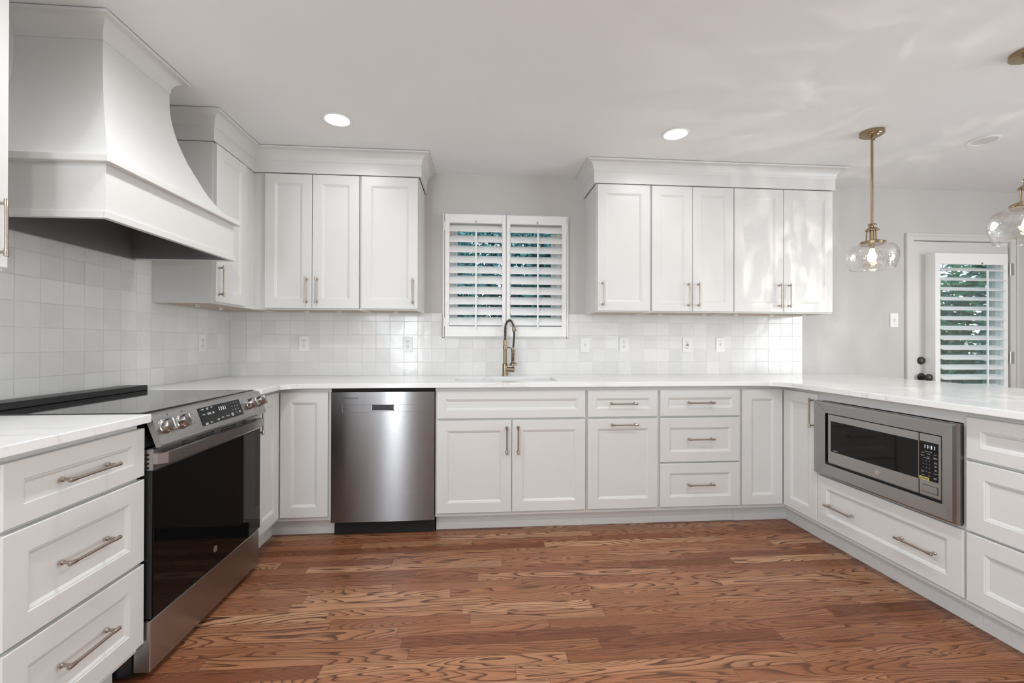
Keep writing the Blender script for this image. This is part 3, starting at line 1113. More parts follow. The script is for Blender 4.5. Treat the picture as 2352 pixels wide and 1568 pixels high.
# three drawers
x0 = 2.9047
root = base_root('white base cabinet of three stacked drawers on the sink wall', x0)
base_carcass(root, 3.4415 - x0, YB, z1=BW)
xm = 3.168 - x0
front(root, 'drawer', 2.9126 - x0, 3.4343 - x0, .6975, ZT, YB, [(xm, .783, False)])
front(root, 'drawer', 2.9126 - x0, 3.4343 - x0, .4110, .6865, YB, [(xm, .555, False)])
front(root, 'drawer', 2.9126 - x0, 3.4343 - x0, ZB, .4010, YB, [(xm, .270, False)])
toe_kick(root, 0, 3.4415 - x0, YT)
# right corner
XR = 3.7222
root = base_root('white corner base cabinet with two doors between the drawers and the built-in microwave', 3.4422)
mb = MB()
ox = 3.4422
mb.box(0, XR + .021 - ox, -.615, -.012, .105, BW)
mb.box(XR + .021 - ox, 4.318 - ox, -.9120, -.012, .105, BW)
mb.build('carcass', 'cab', root)
front(root, 'door', 3.4496 - ox, XR - ox - .003, ZB, ZT, YB)
mbd = MB()
shaker(mbd, .6390, .9130, ZB, ZT, -(4.32 - XR))
dd = mbd.build('door', 'cab', root, rotz=-PI / 2)
dd.location = (4.32 - ox, 0, 0)
handle(dd, .891, .752, -(4.32 - XR), True)
XT = 3.803
mb = MB()
mb.box(0, XT - ox + .012, -.548, -.536, 0, .112)
mb.box(XT - ox, XT - ox + .012, -.913, -.548, 0, .112)
mb.box(0, XT - ox - .004, -.552, -.548, 0, .045)
mb.box(XT - ox - .004, XT - ox, -.913, -.552, 0, .045)
mb.build('toe_kick', 'cab', root)

# ------------------------------------------------------------------ peninsula: microwave cabinet and drawers (local x runs towards the camera)
LY = -(4.32 - XR)
root = thing('base_cabinet', 'white peninsula cabinet holding the built-in microwave above a wide two-handled drawer', 'cabinet', (4.32, -.9132, 0), -PI / 2, 'white shaker base cabinets')
W = 1.677 - .9132
mb = MB()
f = LY + .021
mb.box(0, .018, f, -.012, .105, BW)
mb.box(W - .018, W, f, -.012, .105, BW)
mb.box(.018, W - .018, f, -.012, .105, .123)
mb.box(.018, W - .018, f, -.012, .415, .4185)
mb.box(.018, W - .018, f, f + .018, .123, .415)
mb.box(.018, W - .018, f, f + .018, .8315, BW)
mb.box(.018, W - .018, -.024, -.012, .123, BW)
mb.build('carcass', 'cab', root)
front(root, 'drawer', .006, W - .004, ZB, .4030, LY, [(1.082 - .9132, .257, False), (1.492 - .9132, .259, False)])
toe_kick(root, 0, W, -(4.32 - XT))
root = thing('base_cabinet', 'white peninsula cabinet of three wide drawers nearest the right edge of view', 'cabinet', (4.32, -1.6778, 0), -PI / 2, 'white shaker base cabinets')
W = .615
base_carcass(root, W, LY, z1=BW)
front(root, 'drawer', .006, W - .006, .6975, ZT, LY, [(W / 2, .783, False)])
front(root, 'drawer', .006, W - .006, .4110, .6865, LY, [(W / 2, .555, False)])
front(root, 'drawer', .006, W - .006, ZB, .4010, LY, [(W / 2, .270, False)])
toe_kick(root, 0, W, -(4.32 - XT))
mb = MB()
mb.box(4.3215, 4.338, -2.293, -.012, 0, BW)
tag(mb.build('peninsula_back_panel', 'cab'), 'plain white panel closing the far side of the peninsula under the overhang', 'panel')

# left run: three drawers nearest the camera
XLN = 0.6425
root = thing('base_cabinet', 'white base cabinet of three drawers nearest the camera, left of the range', 'cabinet', (0, -2.170, 0), PI / 2, 'white shaker base cabinets')
W = 2.170 - 1.7035
base_carcass(root, W, -XLN, z1=CT0 - .006)
a0, a1 = 2.170 - 2.1464, 2.170 - 1.7035 + .0062
xm = (a0 + a1) / 2
front(root, 'drawer', a0, a1, .6990, ZT - .003, -XLN, [(xm, .778, False)])
front(root, 'drawer', a0, a1, .4100, .6870, -XLN, [(xm, .552, False)])
front(root, 'drawer', a0, a1, ZB, .3990, -XLN, [(xm, .272, False)])
toe_kick(root, 0, W, -.548)

# ------------------------------------------------------------------ dishwasher
root = thing('dishwasher', 'stainless steel dishwasher between the corner cabinet and the sink base', 'dishwasher', (.9161, 0, 0))
W = .6018
MB().box(.006, W - .004, -.602, -.03, .10, .868).build('tub', 'blackmat', root)
mb = MB()
# slightly bowed brushed panel
b = bmesh.new()
nx = 24
cols = []
for i in range(nx + 1):
    t = i / nx
    x = W * t
    bow = .0035 * (1 - (2 * t - 1) ** 2)
    cols.append([b.verts.new((x, -.6325 - bow, .094)), b.verts.new((x, -.6325 - bow, .861))])
bk = [[b.verts.new((W * i / nx, -.603, z)) for z in (.094, .861)] for i in range(nx + 1)]
for i in range(nx):
    b.faces.new((cols[i][0], cols[i + 1][0], cols[i + 1][1], cols[i][1]))
    b.faces.new((bk[i][1], bk[i + 1][1], bk[i + 1][0], bk[i][0]))
    b.faces.new((cols[i][1], cols[i + 1][1], bk[i + 1][1], bk[i][1]))
    b.faces.new((cols[i + 1][0], cols[i][0], bk[i][0], bk[i + 1][0]))
b.faces.new((cols[0][0], cols[0][1], bk[0][1], bk[0][0]))
b.faces.new((cols[-1][1], cols[-1][0], bk[-1][0], bk[-1][1]))
bmesh.ops.recalc_face_normals(b, faces=b.faces)
mb._merge(b)
mb.build('door_panel', 'steel_dark', root, smooth=True)
mb = MB()
hx0, hx1 = 1.149 - .9161, 1.281 - .9161
mb.box(hx0, hx1, -.6375, -.634, .7475, .7855, .006, 2)
mb.build('pocket_handle', 'black', root)
MB().box(hx0 + .004, hx1 - .004, -.6400, -.6365, .7475, .7535, .001).box(hx0, hx0 + .003, -.6385, -.6365, .752, .783).box(hx1 - .003, hx1, -.6385, -.6365, .752, .783).build('pocket_lip', 'chrome', root)
ix0, ix1 = .981 - .9161, 1.446 - .9161
bow = lambda x_: -.6329 - .0035 * (1 - (2 * x_ / W - 1) ** 2)
line = [(ix0 + (ix1 - ix0) * k / 16, .7860) for k in range(17)] + [(ix1 - (ix1 - ix0) * k / 16, .7430) for k in range(17)] + [(ix0, .7860)]
MB().tube([(p, bow(p) + .0004, q) for p, q in line], .0008, 6, cap=False).build('control_strip_outline', 'steel_mid', root)
MB().box(.070, .155, -.6366, -.6330, .8250, .8275).build('vent_slot', 'slot', root)
MB().box(0, W, -.612, -.603, .8635, .8835).build('top_gap_strip', 'blackmat', root)
MB().box(.004, W - .002, -.572, -.560, .002, .098).box(.004, W - .002, -.60, -.572, .085, .098).build('kick_plate', 'blackmat', root)


# ------------------------------------------------------------------ range (local x along the wall, 0 at the camera end; local -y = into the room)
root = thing('slide_in_range', 'stainless slide-in electric range with black glass cooktop under the hood', 'range', (0, RY0, 0), PI / 2)
RW = RY1 - RY0
ly = lambda wy: wy - RY0
MB().box(.006, RW - .006, -.600, -.030, .012, .893).box(.014, RW - .010, -.632, -.600, .790, .893).build('body', 'black', root)
mb = MB()
mb.box(-.004 + .006, RW - .006, -.6280, -.020, .893, .9120, .0015)
mb.build('cooktop', 'cooktop', root)
mb = MB()
mb.box(.004, RW - .002, -.116, -.016, .9115, .938, .003)
mb.build('rear_vent_trim', 'black', root)
mb = MB()
for k in range(9):
    xs = .05 + k * .076
    mb.box(xs, xs + .055, -.1168, -.1155, .9195, .9235)
mb.build('rear_vent_slots', 'slot', root)
# sloped stainless control panel
prof = [(-.6285, .9070), (-.648, .9040), (-.654, .900), (-.690, .800), (-.686, .792), (-.672, .791), (-.634, .896), (-.6285, .898)]
x_a, x_b = .012, RW - .004
mb = MB()
mb.prism(prof, lambda a, b_: Vector((x_a, a, b_)), lambda a, b_: Vector((x_b, a, b_)))
mb.build('control_panel', 'steel', root)
p_top, p_bot = Vector((-.654, .900)), Vector((-.690, .800))
sl = (p_top - p_bot).normalized()
nn = Vector((-sl.y, sl.x))
if nn.x > 0:
    nn = -nn


def on_slope(xl, s, out=0.0):
    """matrix whose x runs along the panel, y up the slope, z out of it; s = 0 bottom .. 1 top"""
    p = p_bot + (p_top - p_bot) * s + nn * out
    m = Matrix((Vector((1, 0, 0)), Vector((0, sl.x, sl.y)), Vector((0, nn.x, nn.y)))).transposed().to_4x4()
    m.translation = Vector((xl, p.x, p.y))
    return m


SLEN = (p_top - p_bot).length
dl, dr_ = ly(-1.447), ly(-1.143)
dc = (dl + dr_) / 2
mb = MB()
mb.box(-(dr_ - dl) / 2, (dr_ - dl) / 2, -.037, .037, 0, .0012, M4=on_slope(dc, .53))
mb.build('display_glass', 'ovenglass', root)
mb = MB()
digits_mb(mb, '11:31', .0165, on_slope(ly(-1.290), .68, .0013))
mb.build('display_digits', 'led', root)
mb = MB()
keys = [('1', 0, 0), ('2', 1, 0), ('3', 2, 0), ('4', 0, 1), ('5', 1, 1), ('6', 2, 1), ('7', 0, 2), ('8', 1, 2), ('9', 2, 2), ('0', 1, 3)]
for ch, i, j in keys:
    text_mb(mb, ch, .0085, on_slope(ly(-1.215) + .022 * i, .78 - .145 * j, .0013))
mb.build('keypad_digits', 'legend', root)
for word, wy in (('Start', -1.305), ('Cancel', -1.268)):
    mb = MB()
    text_mb(mb, word, .0085, on_slope(ly(wy), .315, .0013))
    mb.build('key_lettering', 'legend', root)


def dash(xl, s, w, h=.0028):
    MB().box(-w / 2, w / 2, -h / 2, h / 2, 0, .0005, M4=on_slope(xl, s, .0013)).build('key_legend', 'legend', root)


for xl, s, w in [(-1.420, .80, .016), (-1.387, .82, .015), (-1.387, .775, .009), (-1.357, .82, .014), (-1.420, .60, .016), (-1.385, .62, .024), (-1.385, .575, .024),
                 (-1.357, .62, .013), (-1.357, .575, .013), (-1.420, .26, .016), (-1.420, .215, .018), (-1.388, .25, .015), (-1.338, .29, .015), (-1.338, .245, .010),
                 (-1.230, .36, .015), (-1.230, .315, .018), (-1.230, .27, .013), (-1.168, .37, .012), (-1.168, .33, .012)]:
    dash(ly(xl), s, w)
for wy in (-1.645, -1.557, -1.070, -.982):
    m4 = on_slope(ly(wy), .56)
    k = MB()
    k.lathe([(0, 0), (.027, 0), (.027, .003), (.0245, .005), (.0235, .026), (.0215, .030), (0, .030)], (0, 0, 0), 32)
    k.box(-.0065, .0065, -.0225, .0225, .028, .042, .003, 2)
    k.bm.transform(m4)
    k.build('burner_knob', 'chrome', root, smooth=True)
for wy in (-1.612, -1.536, -1.034, -.962):
    MB().cyl(on_slope(ly(wy), .93, 0) @ Vector((0, 0, 0)), on_slope(ly(wy), .93, 0) @ Vector((0, 0, .0006)), .0028, 12).build('knob_mark', 'slot', root)
# oven door
od = MB().box(.010, RW - .004, -.660, -.602, .205, .785, .002).build('oven_door', 'black', root)
MB().box(.014, RW - .008, -.6635, -.6595, .206, .712, .002).build('door_glass', 'ovenglass', od)
MB().box(.0085, RW - .004, -.6640, -.602, .7125, .7855, .002).build('door_top_trim', 'steel', od)
for (a, c) in ((-1.548, -1.508), (-1.460, -1.405), (-1.399, -1.342), (-1.295, -1.240), (-1.234, -1.175), (-1.128, -1.087)):
    MB().box(ly(a) - .001, ly(c) + .001, -.6646, -.6630, .7650, .7835).build('vent_grille', 'hinge', od)
    for z in (.7700, .7785):
        MB().box(ly(a), ly(c), -.6652, -.6640, z - .0026, z + .0026).build('vent_slot', 'blackmat', od)
for z in (.722, .737, .752, .767):
    MB().box(.0076, .0090, -.652, -.620, z - .0036, z + .0036).build('side_vent_slot', 'blackmat', od)
mb = MB()
ha, hb = ly(-1.690), ly(-.966)
hp = [(ha, -.664), (ha, -.680), (ha + .018, -.702), (hb - .018, -.702), (hb, -.680), (hb, -.664), (hb - .022, -.664), (hb - .030, -.688), (ha + .030, -.688), (ha + .022, -.664)]
mb.prism(hp, lambda a, b_: Vector((a, b_, .735)), lambda a, b_: Vector((a, b_, .771)))
mb.build('handle', 'steel', od)
mb = MB()
mb.lathe([(0, 0), (.0135, 0), (.0135, .0008), (0, .0008)], (ly(-1.328), -.6636, .277), 28, (0, -1, 0))
mb.build('badge', 'hinge', od, label='small round grey monogram badge')
MB().box(.010, RW - .006, -.657, -.602, .022, .197, .003).build('storage_drawer', 'steel', root)
for x in (.05, RW - .05):
    for y in (-.57, -.08):
        MB().cyl((x, y, 0), (x, y, .014), .016, 14).build('levelling_foot', 'black', root)

# ------------------------------------------------------------------ microwave with trim kit (local x towards the camera)
root = thing('built_in_microwave', 'stainless built-in microwave set in the peninsula below the worktop', 'microwave', (4.32, -.9132, 0), -PI / 2)
lx = lambda wy: -.9132 - wy
lyx = lambda wx: -(4.32 - wx)
MB().box(.035, .735, -.60, -.10, .4195, .815).build('housing', 'black', root)
mb = MB()
t0, t1, tz0, tz1 = .005, .7605, .4195, .8300
i0, i1, iz0, iz1 = lx(-1.000), lx(-1.613), .4865, .7695
yf_, yb_ = lyx(3.698), lyx(3.7222)
b = bmesh.new()


def rect(x0_, x1_, z0_, z1_, y):
    return [b.verts.new((x0_, y, z0_)), b.verts.new((x1_, y, z0_)), b.verts.new((x1_, y, z1_)), b.verts.new((x0_, y, z1_))]


rs = [rect(t0, t1, tz0, tz1, yb_), rect(t0, t1, tz0, tz1, yf_ + .008), rect(t0 + .004, t1 - .004, tz0 + .003, tz1 - .003, yf_), rect(t0 + .018, t1 - .018, tz0 + .010, tz1 - .010, yf_ - .002),
      rect(i0, i1, iz0, iz1, yf_ + .002), rect(i0, i1, iz0, iz1, yb_)]
for a, c in zip(rs[:-1], rs[1:]):
    for k in range(4):
        b.faces.new((a[k], a[(k + 1) % 4], c[(k + 1) % 4], c[k]))
for k in range(4):
    b.faces.new((rs[-1][k], rs[-1][(k + 1) % 4], rs[0][(k + 1) % 4], rs[0][k]))
bmesh.ops.recalc_face_normals(b, faces=b.faces)
mb._merge(b)
mb.build('trim_frame', 'steel_mid', root)
yd = lyx(3.704)
door = MB().box(lx(-1.014), lx(-1.5125), yd, yd + .03, .4975, .7650, .003, 2).build('door', 'steel', root)
MB().box(lx(-1.034), lx(-1.5100), yd - .0012, yd + .004, .5635, .7300, .001).build('door_window', 'ovenglass', door)
MB().lathe([(0, 0), (.0145, 0), (.0145, .0012), (.0125, .0016), (0, .0016)], (lx(-1.313), yd, .529), 28, (0, -1, 0)).build('badge', 'hinge', door, smooth=True, label='small round grey monogram badge')
mb = MB()
for s in (0, 1):
    a0_ = s * PI + .5
    mb.tube([(lx(-1.313) + (.003 + .0016 * k) * math.cos(a0_ + k * .55), yd - .0018, .529 + (.003 + .0016 * k) * math.sin(a0_ + k * .55)) for k in range(5)], .0007, 6)
mb.build('badge_script', 'legend', door)
mb = MB()
for k in range(5):
    mb.box(lx(-1.052) + k * .0065, lx(-1.052) + k * .0065 + .0045, yd - .0017, yd - .0011, .5700, .5745)
mb.build('door_lettering', 'dimlegend', door)
cp = MB().box(lx(-1.5155), lx(-1.6055), yd, yd + .03, .4975, .7650, .003, 2).build('control_panel', 'steel', root)
MB().box(lx(-1.5165), lx(-1.5965), yd - .0012, yd + .004, .5660, .7320, .002).build('keypad_glass', 'ovenglass', cp)


def mface(wy, z):
    m = Matrix((Vector((1, 0, 0)), Vector((0, 0, 1)), Vector((0, -1, 0)))).transposed().to_4x4()
    m.translation = Vector((lx(wy), yd - .0013, z))
    return m


mb = MB()
digits_mb(mb, '11:31', .0150, mface(-1.5585, .7110))
mb.build('clock_digits', 'led', cp)
mb = MB()
for k, ch in enumerate('1234567890'):
    i, j = (k % 3, k // 3) if k < 9 else (1, 3)
    text_mb(mb, ch, .0085, mface(-1.5330 - .0135 * i, .6500 - .0155 * j))
mb.build('keypad_digits', 'dimlegend', cp)
for wy, z, w in [(-1.556, .690, .030), (-1.531, .682, .013), (-1.556, .680, .015), (-1.583, .682, .011), (-1.531, .670, .015), (-1.556, .668, .012), (-1.583, .669, .014), (-1.583, .665, .014),
                 (-1.548, .661, .024), (-1.585, .650, .010), (-1.585, .646, .012), (-1.585, .635, .010), (-1.585, .631, .010), (-1.585, .619, .009), (-1.585, .615, .009), (-1.585, .602, .016),
                 (-1.531, .604, .011), (-1.531, .600, .009), (-1.560, .602, .010), (-1.533, .586, .012), (-1.558, .587, .008), (-1.583, .584, .012), (-1.583, .580, .013)]:
    MB().box(-w / 2, w / 2, -.0011, .0011, 0, .0004, M4=mface(wy, z)).build('key_legend', 'dimlegend', cp)
st = MB().box(lx(-1.5170), lx(-1.5580), yd - .0018, yd - .0010, .5655, .5790).build('sticker', 'sticker', cp, label='yellow sticker')
mb = MB()
for z in (.5745, .5695):
    mb.box(lx(-1.5210), lx(-1.5540), yd - .0022, yd - .0017, z - .0012, z + .0012)
mb.build('sticker_print', 'slot', st)
mb = MB()
mb.box(lx(-1.5295), lx(-1.5945), yd - .0006, yd + .001, .5135, .5465, .004, 2)
mb.build('button_recess', 'slot', cp)
MB().box(lx(-1.5315), lx(-1.5925), yd - .0030, yd + .001, .5155, .5445, .004, 2).build('open_button', 'steel', cp)


# ------------------------------------------------------------------ upper cabinets
UB, UT, UBOX = 1.377, 2.249, 1.369
UY = -.3414


def upper(label, x0, W, doors, loc=(0, 0, 0), rotz=0, ytop=2.256, group='white shaker wall cabinets', clips=(), fillers=()):
    root = thing('wall_cabinet', label, 'cabinet', loc, rotz, group)
    mb = MB()
    f = UY + .021
    mb.box(0, .016, f, -.0005, UBOX, ytop)
    mb.box(W - .016, W, f, -.0005, UBOX, ytop)
    mb.box(.016, W - .016, f, f + .018, UBOX, ytop)
    mb.box(.016, W - .016, -.012, -.0005, UBOX, ytop)
    mb.box(.016, W - .016, f + .018, -.012, ytop - .016, ytop)
    mb.build('carcass', 'cab', root)
    MB().box(.016, W - .016, f + .018, -.012, UBOX + .004, UBOX + .018).build('bottom_panel', 'maple', root, label='bare brown wood underside')
    for (a, c, hx) in doors:
        front(root, 'door', a, c, UB, UT, UY, [(hx, 1.493, True)])
    for (a, c) in fillers:
        MB().box(a, c, f - .003, f, UBOX, ytop).build('filler_strip', 'cab', root)
    for cx in clips:
        mb = MB()
        mb.box(cx - .015, cx + .015, f + .150, f + .156, UBOX - .012, UBOX + .0035, .001)
        cl = mb.build('mounting_clip', 'plate', root)
        for s in (-.007, .007):
            MB().cyl((cx + s, f + .1502, UBOX - .005), (cx + s, f + .1492, UBOX - .005), .0025, 8).build('screw', 'slot', cl)
    return root


x0 = .3212
upper('white double-door wall cabinet next to the corner, left of the window', x0, 1.0030 - x0, [(.4022 - x0, .6962 - x0, .664 - x0), (.6994 - x0, .9964 - x0, .730 - x0)], (x0, 0, 0), 0,
      clips=(.28, .50), fillers=())
x0 = 1.0036
upper('white single-door wall cabinet immediately left of the window', x0, 1.3822 - x0, [(1.0107 - x0, 1.3771 - x0, 1.3435 - x0)], (x0, 0, 0), 0, clips=(.20,))
x0 = 2.5885
upper('white single-door wall cabinet immediately right of the window', x0, 2.9722 - x0, [(2.5954 - x0, 2.9655 - x0, 2.630 - x0)], (x0, 0, 0), 0)
x0 = 2.9728
upper('white narrow double-door wall cabinet in the middle of the right-hand row', x0, 3.5755 - x0, [(2.9793 - x0, 3.2703 - x0, 3.240 - x0), (3.2735 - x0, 3.5725 - x0, 3.311 - x0)], (x0, 0, 0), 0, clips=(.14, .48))
x0 = 3.5762
upper('white wide double-door wall cabinet at the far right end beside the pendant', x0, 4.326 - x0, [(3.5790 - x0, 3.9425 - x0, 3.910 - x0), (3.9457 - x0, 4.3171 - x0, 3.981 - x0)], (x0, 0, 0), 0, clips=(.12, .40, .66))
# left wall
y0 = -.7600
root = upper('white narrow wall cabinet on the range wall, right of the hood', 0, .7470, [(.0040, .318, .0205)], (0, y0, 0), PI / 2, clips=(.13, .36), fillers=((.322, .440),))
y0 = -2.330
root = upper('white wall cabinet left of the hood, cut by the left edge of the view', 0, 2.330 - 1.826, [(.0067, .500, 2.330 - 1.865)], (0, y0, 0), PI / 2, ytop=2.30)


# ------------------------------------------------------------------ crown moulding
def sweep_crown(mb, path, prof):
    """path: plan points, outward normal is on the right of travel direction; prof: closed [(offset, z)]"""
    P = [Vector((x, y)) for x, y in path]
    nrm = []
    for a, c in zip(P[:-1], P[1:]):
        d = (c - a).normalized()
        nrm.append(Vector((d.y, -d.x)))
    mit = []
    for i in range(len(P)):
        if i == 0:
            mit.append(nrm[0])
        elif i == len(P) - 1:
            mit.append(nrm[-1])
        else:
            m = nrm[i - 1] + nrm[i]
            mit.append(m / (m.dot(nrm[i])))
    b = bmesh.new()
    rings = [[b.verts.new((p.x + m.x * o, p.y + m.y * o, z)) for o, z in prof] for p, m in zip(P, mit)]
    n = len(prof)
    for a, c in zip(rings[:-1], rings[1:]):
        for k in range(n):
            k2 = (k + 1) % n
            b.faces.new((a[k], a[k2], c[k2], c[k]))
    b.faces.new(rings[0])
    b.faces.new(list(reversed(rings[-1])))
    bmesh.ops.recalc_face_normals(b, faces=b.faces)
    mb._merge(b)


def cove(z0, z1, out, steps=9):
    """concave crown profile from z0 up to the ceiling z1, flaring out"""
    pr = [(-.012, z0), (0.002, z0), (0.002, z0 + .004)]
    for k in range(steps + 1):
        t = k / steps
        a = t * PI / 2
        pr.append((.003 + (out - .005) * (1 - math.cos(a)), z0 + .006 + (z1 - .010 - z0 - .006) * math.sin(a)))
    pr += [(out, z1 - .008), (out, z1), (-.012, z1)]
    return pr


FZ0, FZ1 = 2.257, 2.334
frieze = [(-.012, FZ0), (0, FZ0), (0, FZ1), (-.012, FZ1)]


def crown(label, path, out=.055):
    root = thing('crown_molding', label, 'crown molding', (path[0][0], path[0][1], FZ0))
    off = Vector((path[0][0], path[0][1], FZ0))
    mb = MB()
    sweep_crown(mb, path, frieze)
    mb.bm.transform(Matrix.Translation(-off))
    mb.build('frieze_board', 'cab', root)
    mb = MB()
    sweep_crown(mb, path, cove(FZ1, CEIL - .0035, out))
    mb.bm.transform(Matrix.Translation(-off))
    mb.build('cove', 'cab', root, smooth=True)
    return root


crown('white cove crown over the corner wall cabinets left of the window', [(.0005, -.775), (.336, -.775), (.336, -.337), (1.399, -.337), (1.399, -.0005)])
crown('white cove crown over the row of wall cabinets right of the window', [(2.572, -.0005), (2.572, -.337), (4.341, -.337), (4.341, -.0005)])

# ------------------------------------------------------------------ range hood
HC = -1.2785
root = thing('range_hood', 'white curved tapering range hood over the range', 'range hood', (0, HC, 1.58))
mb = MB()
b = bmesh.new()
pts = [(0.0, 2.335), (0.004, 2.252), (.03, 2.205), (.068, 2.161), (.13, 2.11), (.202, 2.065), (.29, 2.018), (.395, 1.973), (.50, 1.930), (.617, 1.885), (.76, 1.844), (.90, 1.813), (.985, 1.793)]
rings = []
for s, z in pts:
    xf, hwid = .315 + .175 * s, .185 + .190 * s
    rings.append([b.verts.new((.0005, -hwid, z - 1.58)), b.verts.new((xf, -hwid, z - 1.58)), b.verts.new((xf, hwid, z - 1.58)), b.verts.new((.0005, hwid, z - 1.58))])
for a, c in zip(rings[:-1], rings[1:]):
    for k in range(4):
        b.faces.new((a[k], a[(k + 1) % 4], c[(k + 1) % 4], c[k]))
b.faces.new(rings[0])
b.faces.new(list(reversed(rings[-1])))
bmesh.ops.recalc_face_normals(b, faces=b.faces)
# keep the two front arrises crisp
for f_ in b.faces:
    f_.smooth = True
mb._merge(b)
mb.build('tapered_body', 'cab', root, smooth=True)
HWB = .3955
mb = MB()
z0, z1 = 0.0, .190
mb.box(.4800, .4950, -HWB, HWB, z0, z1)
mb.box(.0095, .4800, -HWB, -HWB + .015, z0, z1)
mb.box(.0095, .4800, HWB - .015, HWB, z0, z1)
mb.build('band', 'cab', root)
mb = MB()
mb.box(.0095, .520, -HWB - .024, HWB + .024, .187, .212, .002)
mb.build('upper_ledge', 'cab', root)
mb = MB()
mb.box(.4940, .5040, -HWB - .009, HWB + .009, -.002, .022, .001)
mb.box(.0095, .4940, -HWB - .009, -HWB + .001, -.002, .022, .001)
mb.box(.0095, .4940, HWB - .001, HWB + .009, -.002, .022, .001)
mb.build('lower_lip', 'cab', root)
mb = MB()
mb.box(.474, .4795, -HWB + .0155, HWB - .0155, .001, .175)
mb.box(.0105, .016, -HWB + .0155, HWB - .0155, .001, .175)
mb.box(.016, .474, -HWB + .0155, -HWB + .021, .001, .175)
mb.box(.016, .474, HWB - .021, HWB - .0155, .001, .175)
mb.box(.016, .474, -HWB + .021, HWB - .021, .168, .175)
ln = mb.build('metal_liner', 'liner', root, label='grey metal liner inside the hood')
MB().box(.300, .440, -.23, .23, .058, .070, .003).box(.36, .38, -.23, .23, .07, .168).build('filter', 'steel', ln)
MB().cyl((.30, HWB - .0215, .07), (.30, HWB - .0225, .07), .003, 10).build('rivet', 'plate', ln)
mb = MB()
hpath = [(.0005, -.186), (.3155, -.186), (.3155, .186), (.0005, .186)]
sweep_crown(mb, hpath, cove(2.328 - 1.58, CEIL - .0035 - 1.58, .060))
mb.build('crown', 'cab', root, smooth=True)


# ------------------------------------------------------------------ outlets and switches
def plate(kind, name, label, x, z, wall='back', group=None, depth=-.009):
    if wall == 'back':
        root = thing(name, label, 'switch' if 'switch' in name else 'outlet', (x, depth, z), 0, group)
    else:
        root = thing(name, label, 'outlet', (.009, x, z), PI / 2, group)
    MB().box(-.0355, .0355, -.006, -.0002, -.0575, .0575, .0025, 2).build('cover_plate', 'plate', root)
    if kind == 'duplex':
        for zz in (-.0195, .0195):
            f_ = MB()
            f_.lathe([(0, 0), (.0165, 0), (.0165, .0012), (0, .0012)], (0, -.006, zz), 24, (0, -1, 0)).build('receptacle', 'plate', root)
            s = MB()
            s.box(-.0075, -.0050, -.0078, -.0070, zz + .001, zz + .010)
            s.box(.0050, .0072, -.0078, -.0070, zz + .001, zz + .009)
            s.cyl((0, -.0070, zz - .007), (0, -.0078, zz - .007), .0025, 10)
            s.build('slots', 'slot', root)
        MB().cyl((0, -.006, 0), (0, -.0070, 0), .003, 10).build('screw', 'legend', root)
    elif kind == 'gfci':
        MB().box(-.0168, .0168, -.0075, -.006, -.033, .033, .001).build('receptacle', 'plate', root)
        for zz in (-.0205, .0205):
            s = MB()
            s.box(-.0075, -.0050, -.0082, -.0074, zz - .003, zz + .006)
            s.box(.0050, .0072, -.0082, -.0074, zz - .003, zz + .005)
            s.cyl((0, -.0074, zz - .008), (0, -.0082, zz - .008), .0025, 10)
            s.build('slots', 'slot', root)
        MB().box(-.010, .010, -.0086, -.0074, .001, .0062).build('reset_button', 'red', root)
        MB().box(-.010, .010, -.0086, -.0074, -.0062, -.001).build('test_button', 'slot', root)
    else:
        MB().box(-.0055, .0055, -.0068, -.006, -.0125, .0125).build('toggle_slot', 'legend', root)
        t = MB()
        t.box(-.0042, .0042, -.015, -.004, -.004, .004, .001, M4=Matrix.Translation((0, -.003, .002)) @ Matrix.Rotation(-.5, 4, 'X'))
        t.build('toggle', 'plate', root)
        for zz in (-.030, .030):
            MB().cyl((0, -.006, zz), (0, -.0068, zz), .0028, 10).build('screw', 'legend', root)
    return root


plate('duplex', 'wall_outlet', 'white duplex outlet on the tile above the dishwasher corner, left of the window', .5255, 1.1455, group='wall outlets')
plate('duplex', 'wall_outlet', 'white duplex outlet on the tile close to the left side of the window', 1.2625, 1.1405, group='wall outlets')
plate('duplex', 'wall_outlet', 'white duplex outlet on the tile right of the window, beside the toggle switch', 2.8935, 1.1425, group='wall outlets')
plate('gfci', 'wall_outlet', 'white outlet with red and black test buttons under the right wall cabinets', 3.3965, 1.1415, group='wall outlets')
plate('duplex', 'wall_outlet', 'white duplex outlet on the range wall tile near the corner', -.325, 1.1465, wall='left', group='wall outlets')
plate('toggle', 'light_switch', 'white toggle switch on the tile just right of the window', 2.591, 1.1405, group='wall switches')
plate('toggle', 'light_switch', 'white toggle switch on the tile right of the red-buttoned outlet', 3.665, 1.1425, group='wall switches')
plate('toggle', 'light_switch', 'white toggle switch on the painted wall beside the back door', 5.139, 1.3445, group='wall switches', depth=-.0005)

# ------------------------------------------------------------------ outdoors, seen through the louvres
mb = MB()
mb.box(-14, 24, .17, 30, -.35, -.30)
gm = simple('lawn_grass', (0.07, 0.14, 0.04), 0.9)
o = mb.build('lawn', gm)
o['kind'] = 'structure'


def leaf_mat(name, lo, hi):
    m, nt, b_ = new_mat(name)
    geo = N(nt, 'ShaderNodeNewGeometry')
    no = N(nt, 'ShaderNodeTexNoise')
    no.inputs['Scale'].default_value = 9.0
    nt.links.new(geo.outputs['Position'], no.inputs['Vector'])
    nt.links.new(ramp(nt, no.outputs[0], [(.35, lo), (.65, hi)]), b_.inputs['Base Color'])
    b_.inputs['Roughness'].default_value = .5
    return m


LM = [leaf_mat('teal_leaves', (.008, .050, .075), (.065, .22, .19)), leaf_mat('green_leaves', (.015, .08, .03), (.09, .26, .09))]


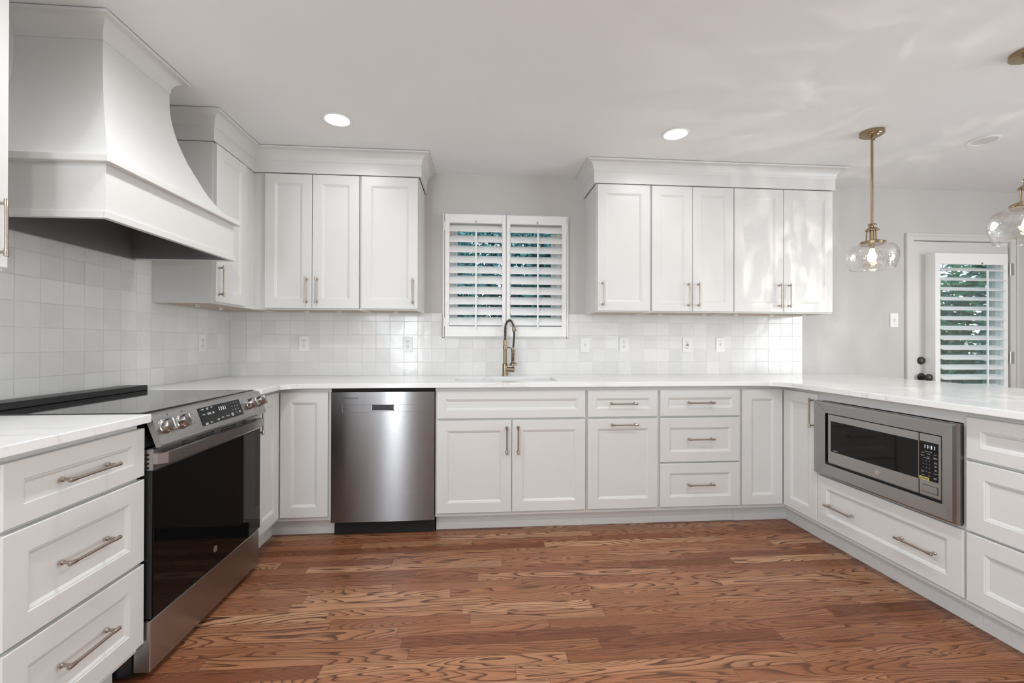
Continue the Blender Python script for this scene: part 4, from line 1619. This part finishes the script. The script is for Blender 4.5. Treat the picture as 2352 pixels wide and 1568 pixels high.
def tree(label, x, y, h, rad, n, mat, trunk=.09, low=.15):
    root = thing('garden_tree', label, 'tree', (x, y, -.30), 0, 'garden trees')
    t = MB()
    t.tube([(0, 0, 0), (.05, 0, h * .3), (-.04, .03, h * .6), (.02, 0, h * .9)], [trunk, trunk * .8, trunk * .5, .02], 10)
    for k in range(7):
        a = k * 2.4
        z = h * (.25 + .09 * k)
        t.tube([(0, 0, z), (math.cos(a) * rad * .5, math.sin(a) * rad * .5, z + .25), (math.cos(a) * rad * .9, math.sin(a) * rad * .9, z + .35)], [trunk * .4, trunk * .25, .01], 6)
    t.build('trunk', 'bark', root, smooth=True)
    vv, ff = [], []
    for k in range(n):
        th, ph = random.uniform(0, 2 * PI), math.acos(random.uniform(-1, 1))
        rr = random.uniform(.55, 1.0)
        c = Vector((rad * rr * math.sin(ph) * math.cos(th), rad * rr * math.sin(ph) * math.sin(th), h * (low + (1 - low) * (.5 + .5 * rr * math.cos(ph)))))
        s = random.uniform(.035, .085)
        u_ = Vector((random.gauss(0, 1), random.gauss(0, 1), random.gauss(0, .6))).normalized()
        v_ = u_.orthogonal().normalized()
        i0_ = len(vv)
        vv += [c + u_ * s, c + v_ * s * .45 + u_ * .1 * s, c - u_ * s, c - v_ * s * .45 + u_ * .1 * s]
        ff.append((i0_, i0_ + 1, i0_ + 2, i0_ + 3))
    fm = bpy.data.meshes.new('foliage')
    fm.from_pydata(vv, [], ff)
    f_ = MB()
    f_.bm.from_mesh(fm)
    bpy.data.meshes.remove(fm)
    f_.build('foliage', LM[mat], root)


tree('bushy dark tree outside, behind the left half of the sink window', .62, 2.3, 3.6, 1.25, 13000, 0)
tree('bushy teal tree outside, behind the right half of the sink window', 3.35, 2.6, 3.6, 1.2, 13000, 0)
tree('tall loose tree outside between the window and the back door view', 6.2, 7.4, 4.2, 1.5, 7000, 1)
tree('wide teal tree outside, farther back in the middle of the sink window', 2.1, 5.6, 4.6, 1.75, 16000, 0)
tree('leafy green tree outside seen through the left of the door louvers', 9.9, 4.9, 2.8, 1.2, 8000, 1)
tree('dark green shrub outside seen through the middle of the door louvers', 8.75, 2.0, 3.0, .75, 6000, 1)
root = thing('garden_fence', 'low weathered brown board fence outside the back door', 'fence', (8.4, 3.45, -.30), math.radians(-30))
mb = MB()
for k in range(3):
    mb.box(-.6, 3.4, 0, .03, .35 + .30 * k, .60 + .30 * k)
mb.build('boards', 'bark', root)
for x in (-.55, 1.4, 3.3):
    MB().box(x, x + .10, .03, .13, 0, 1.30).build('post', 'bark', root)
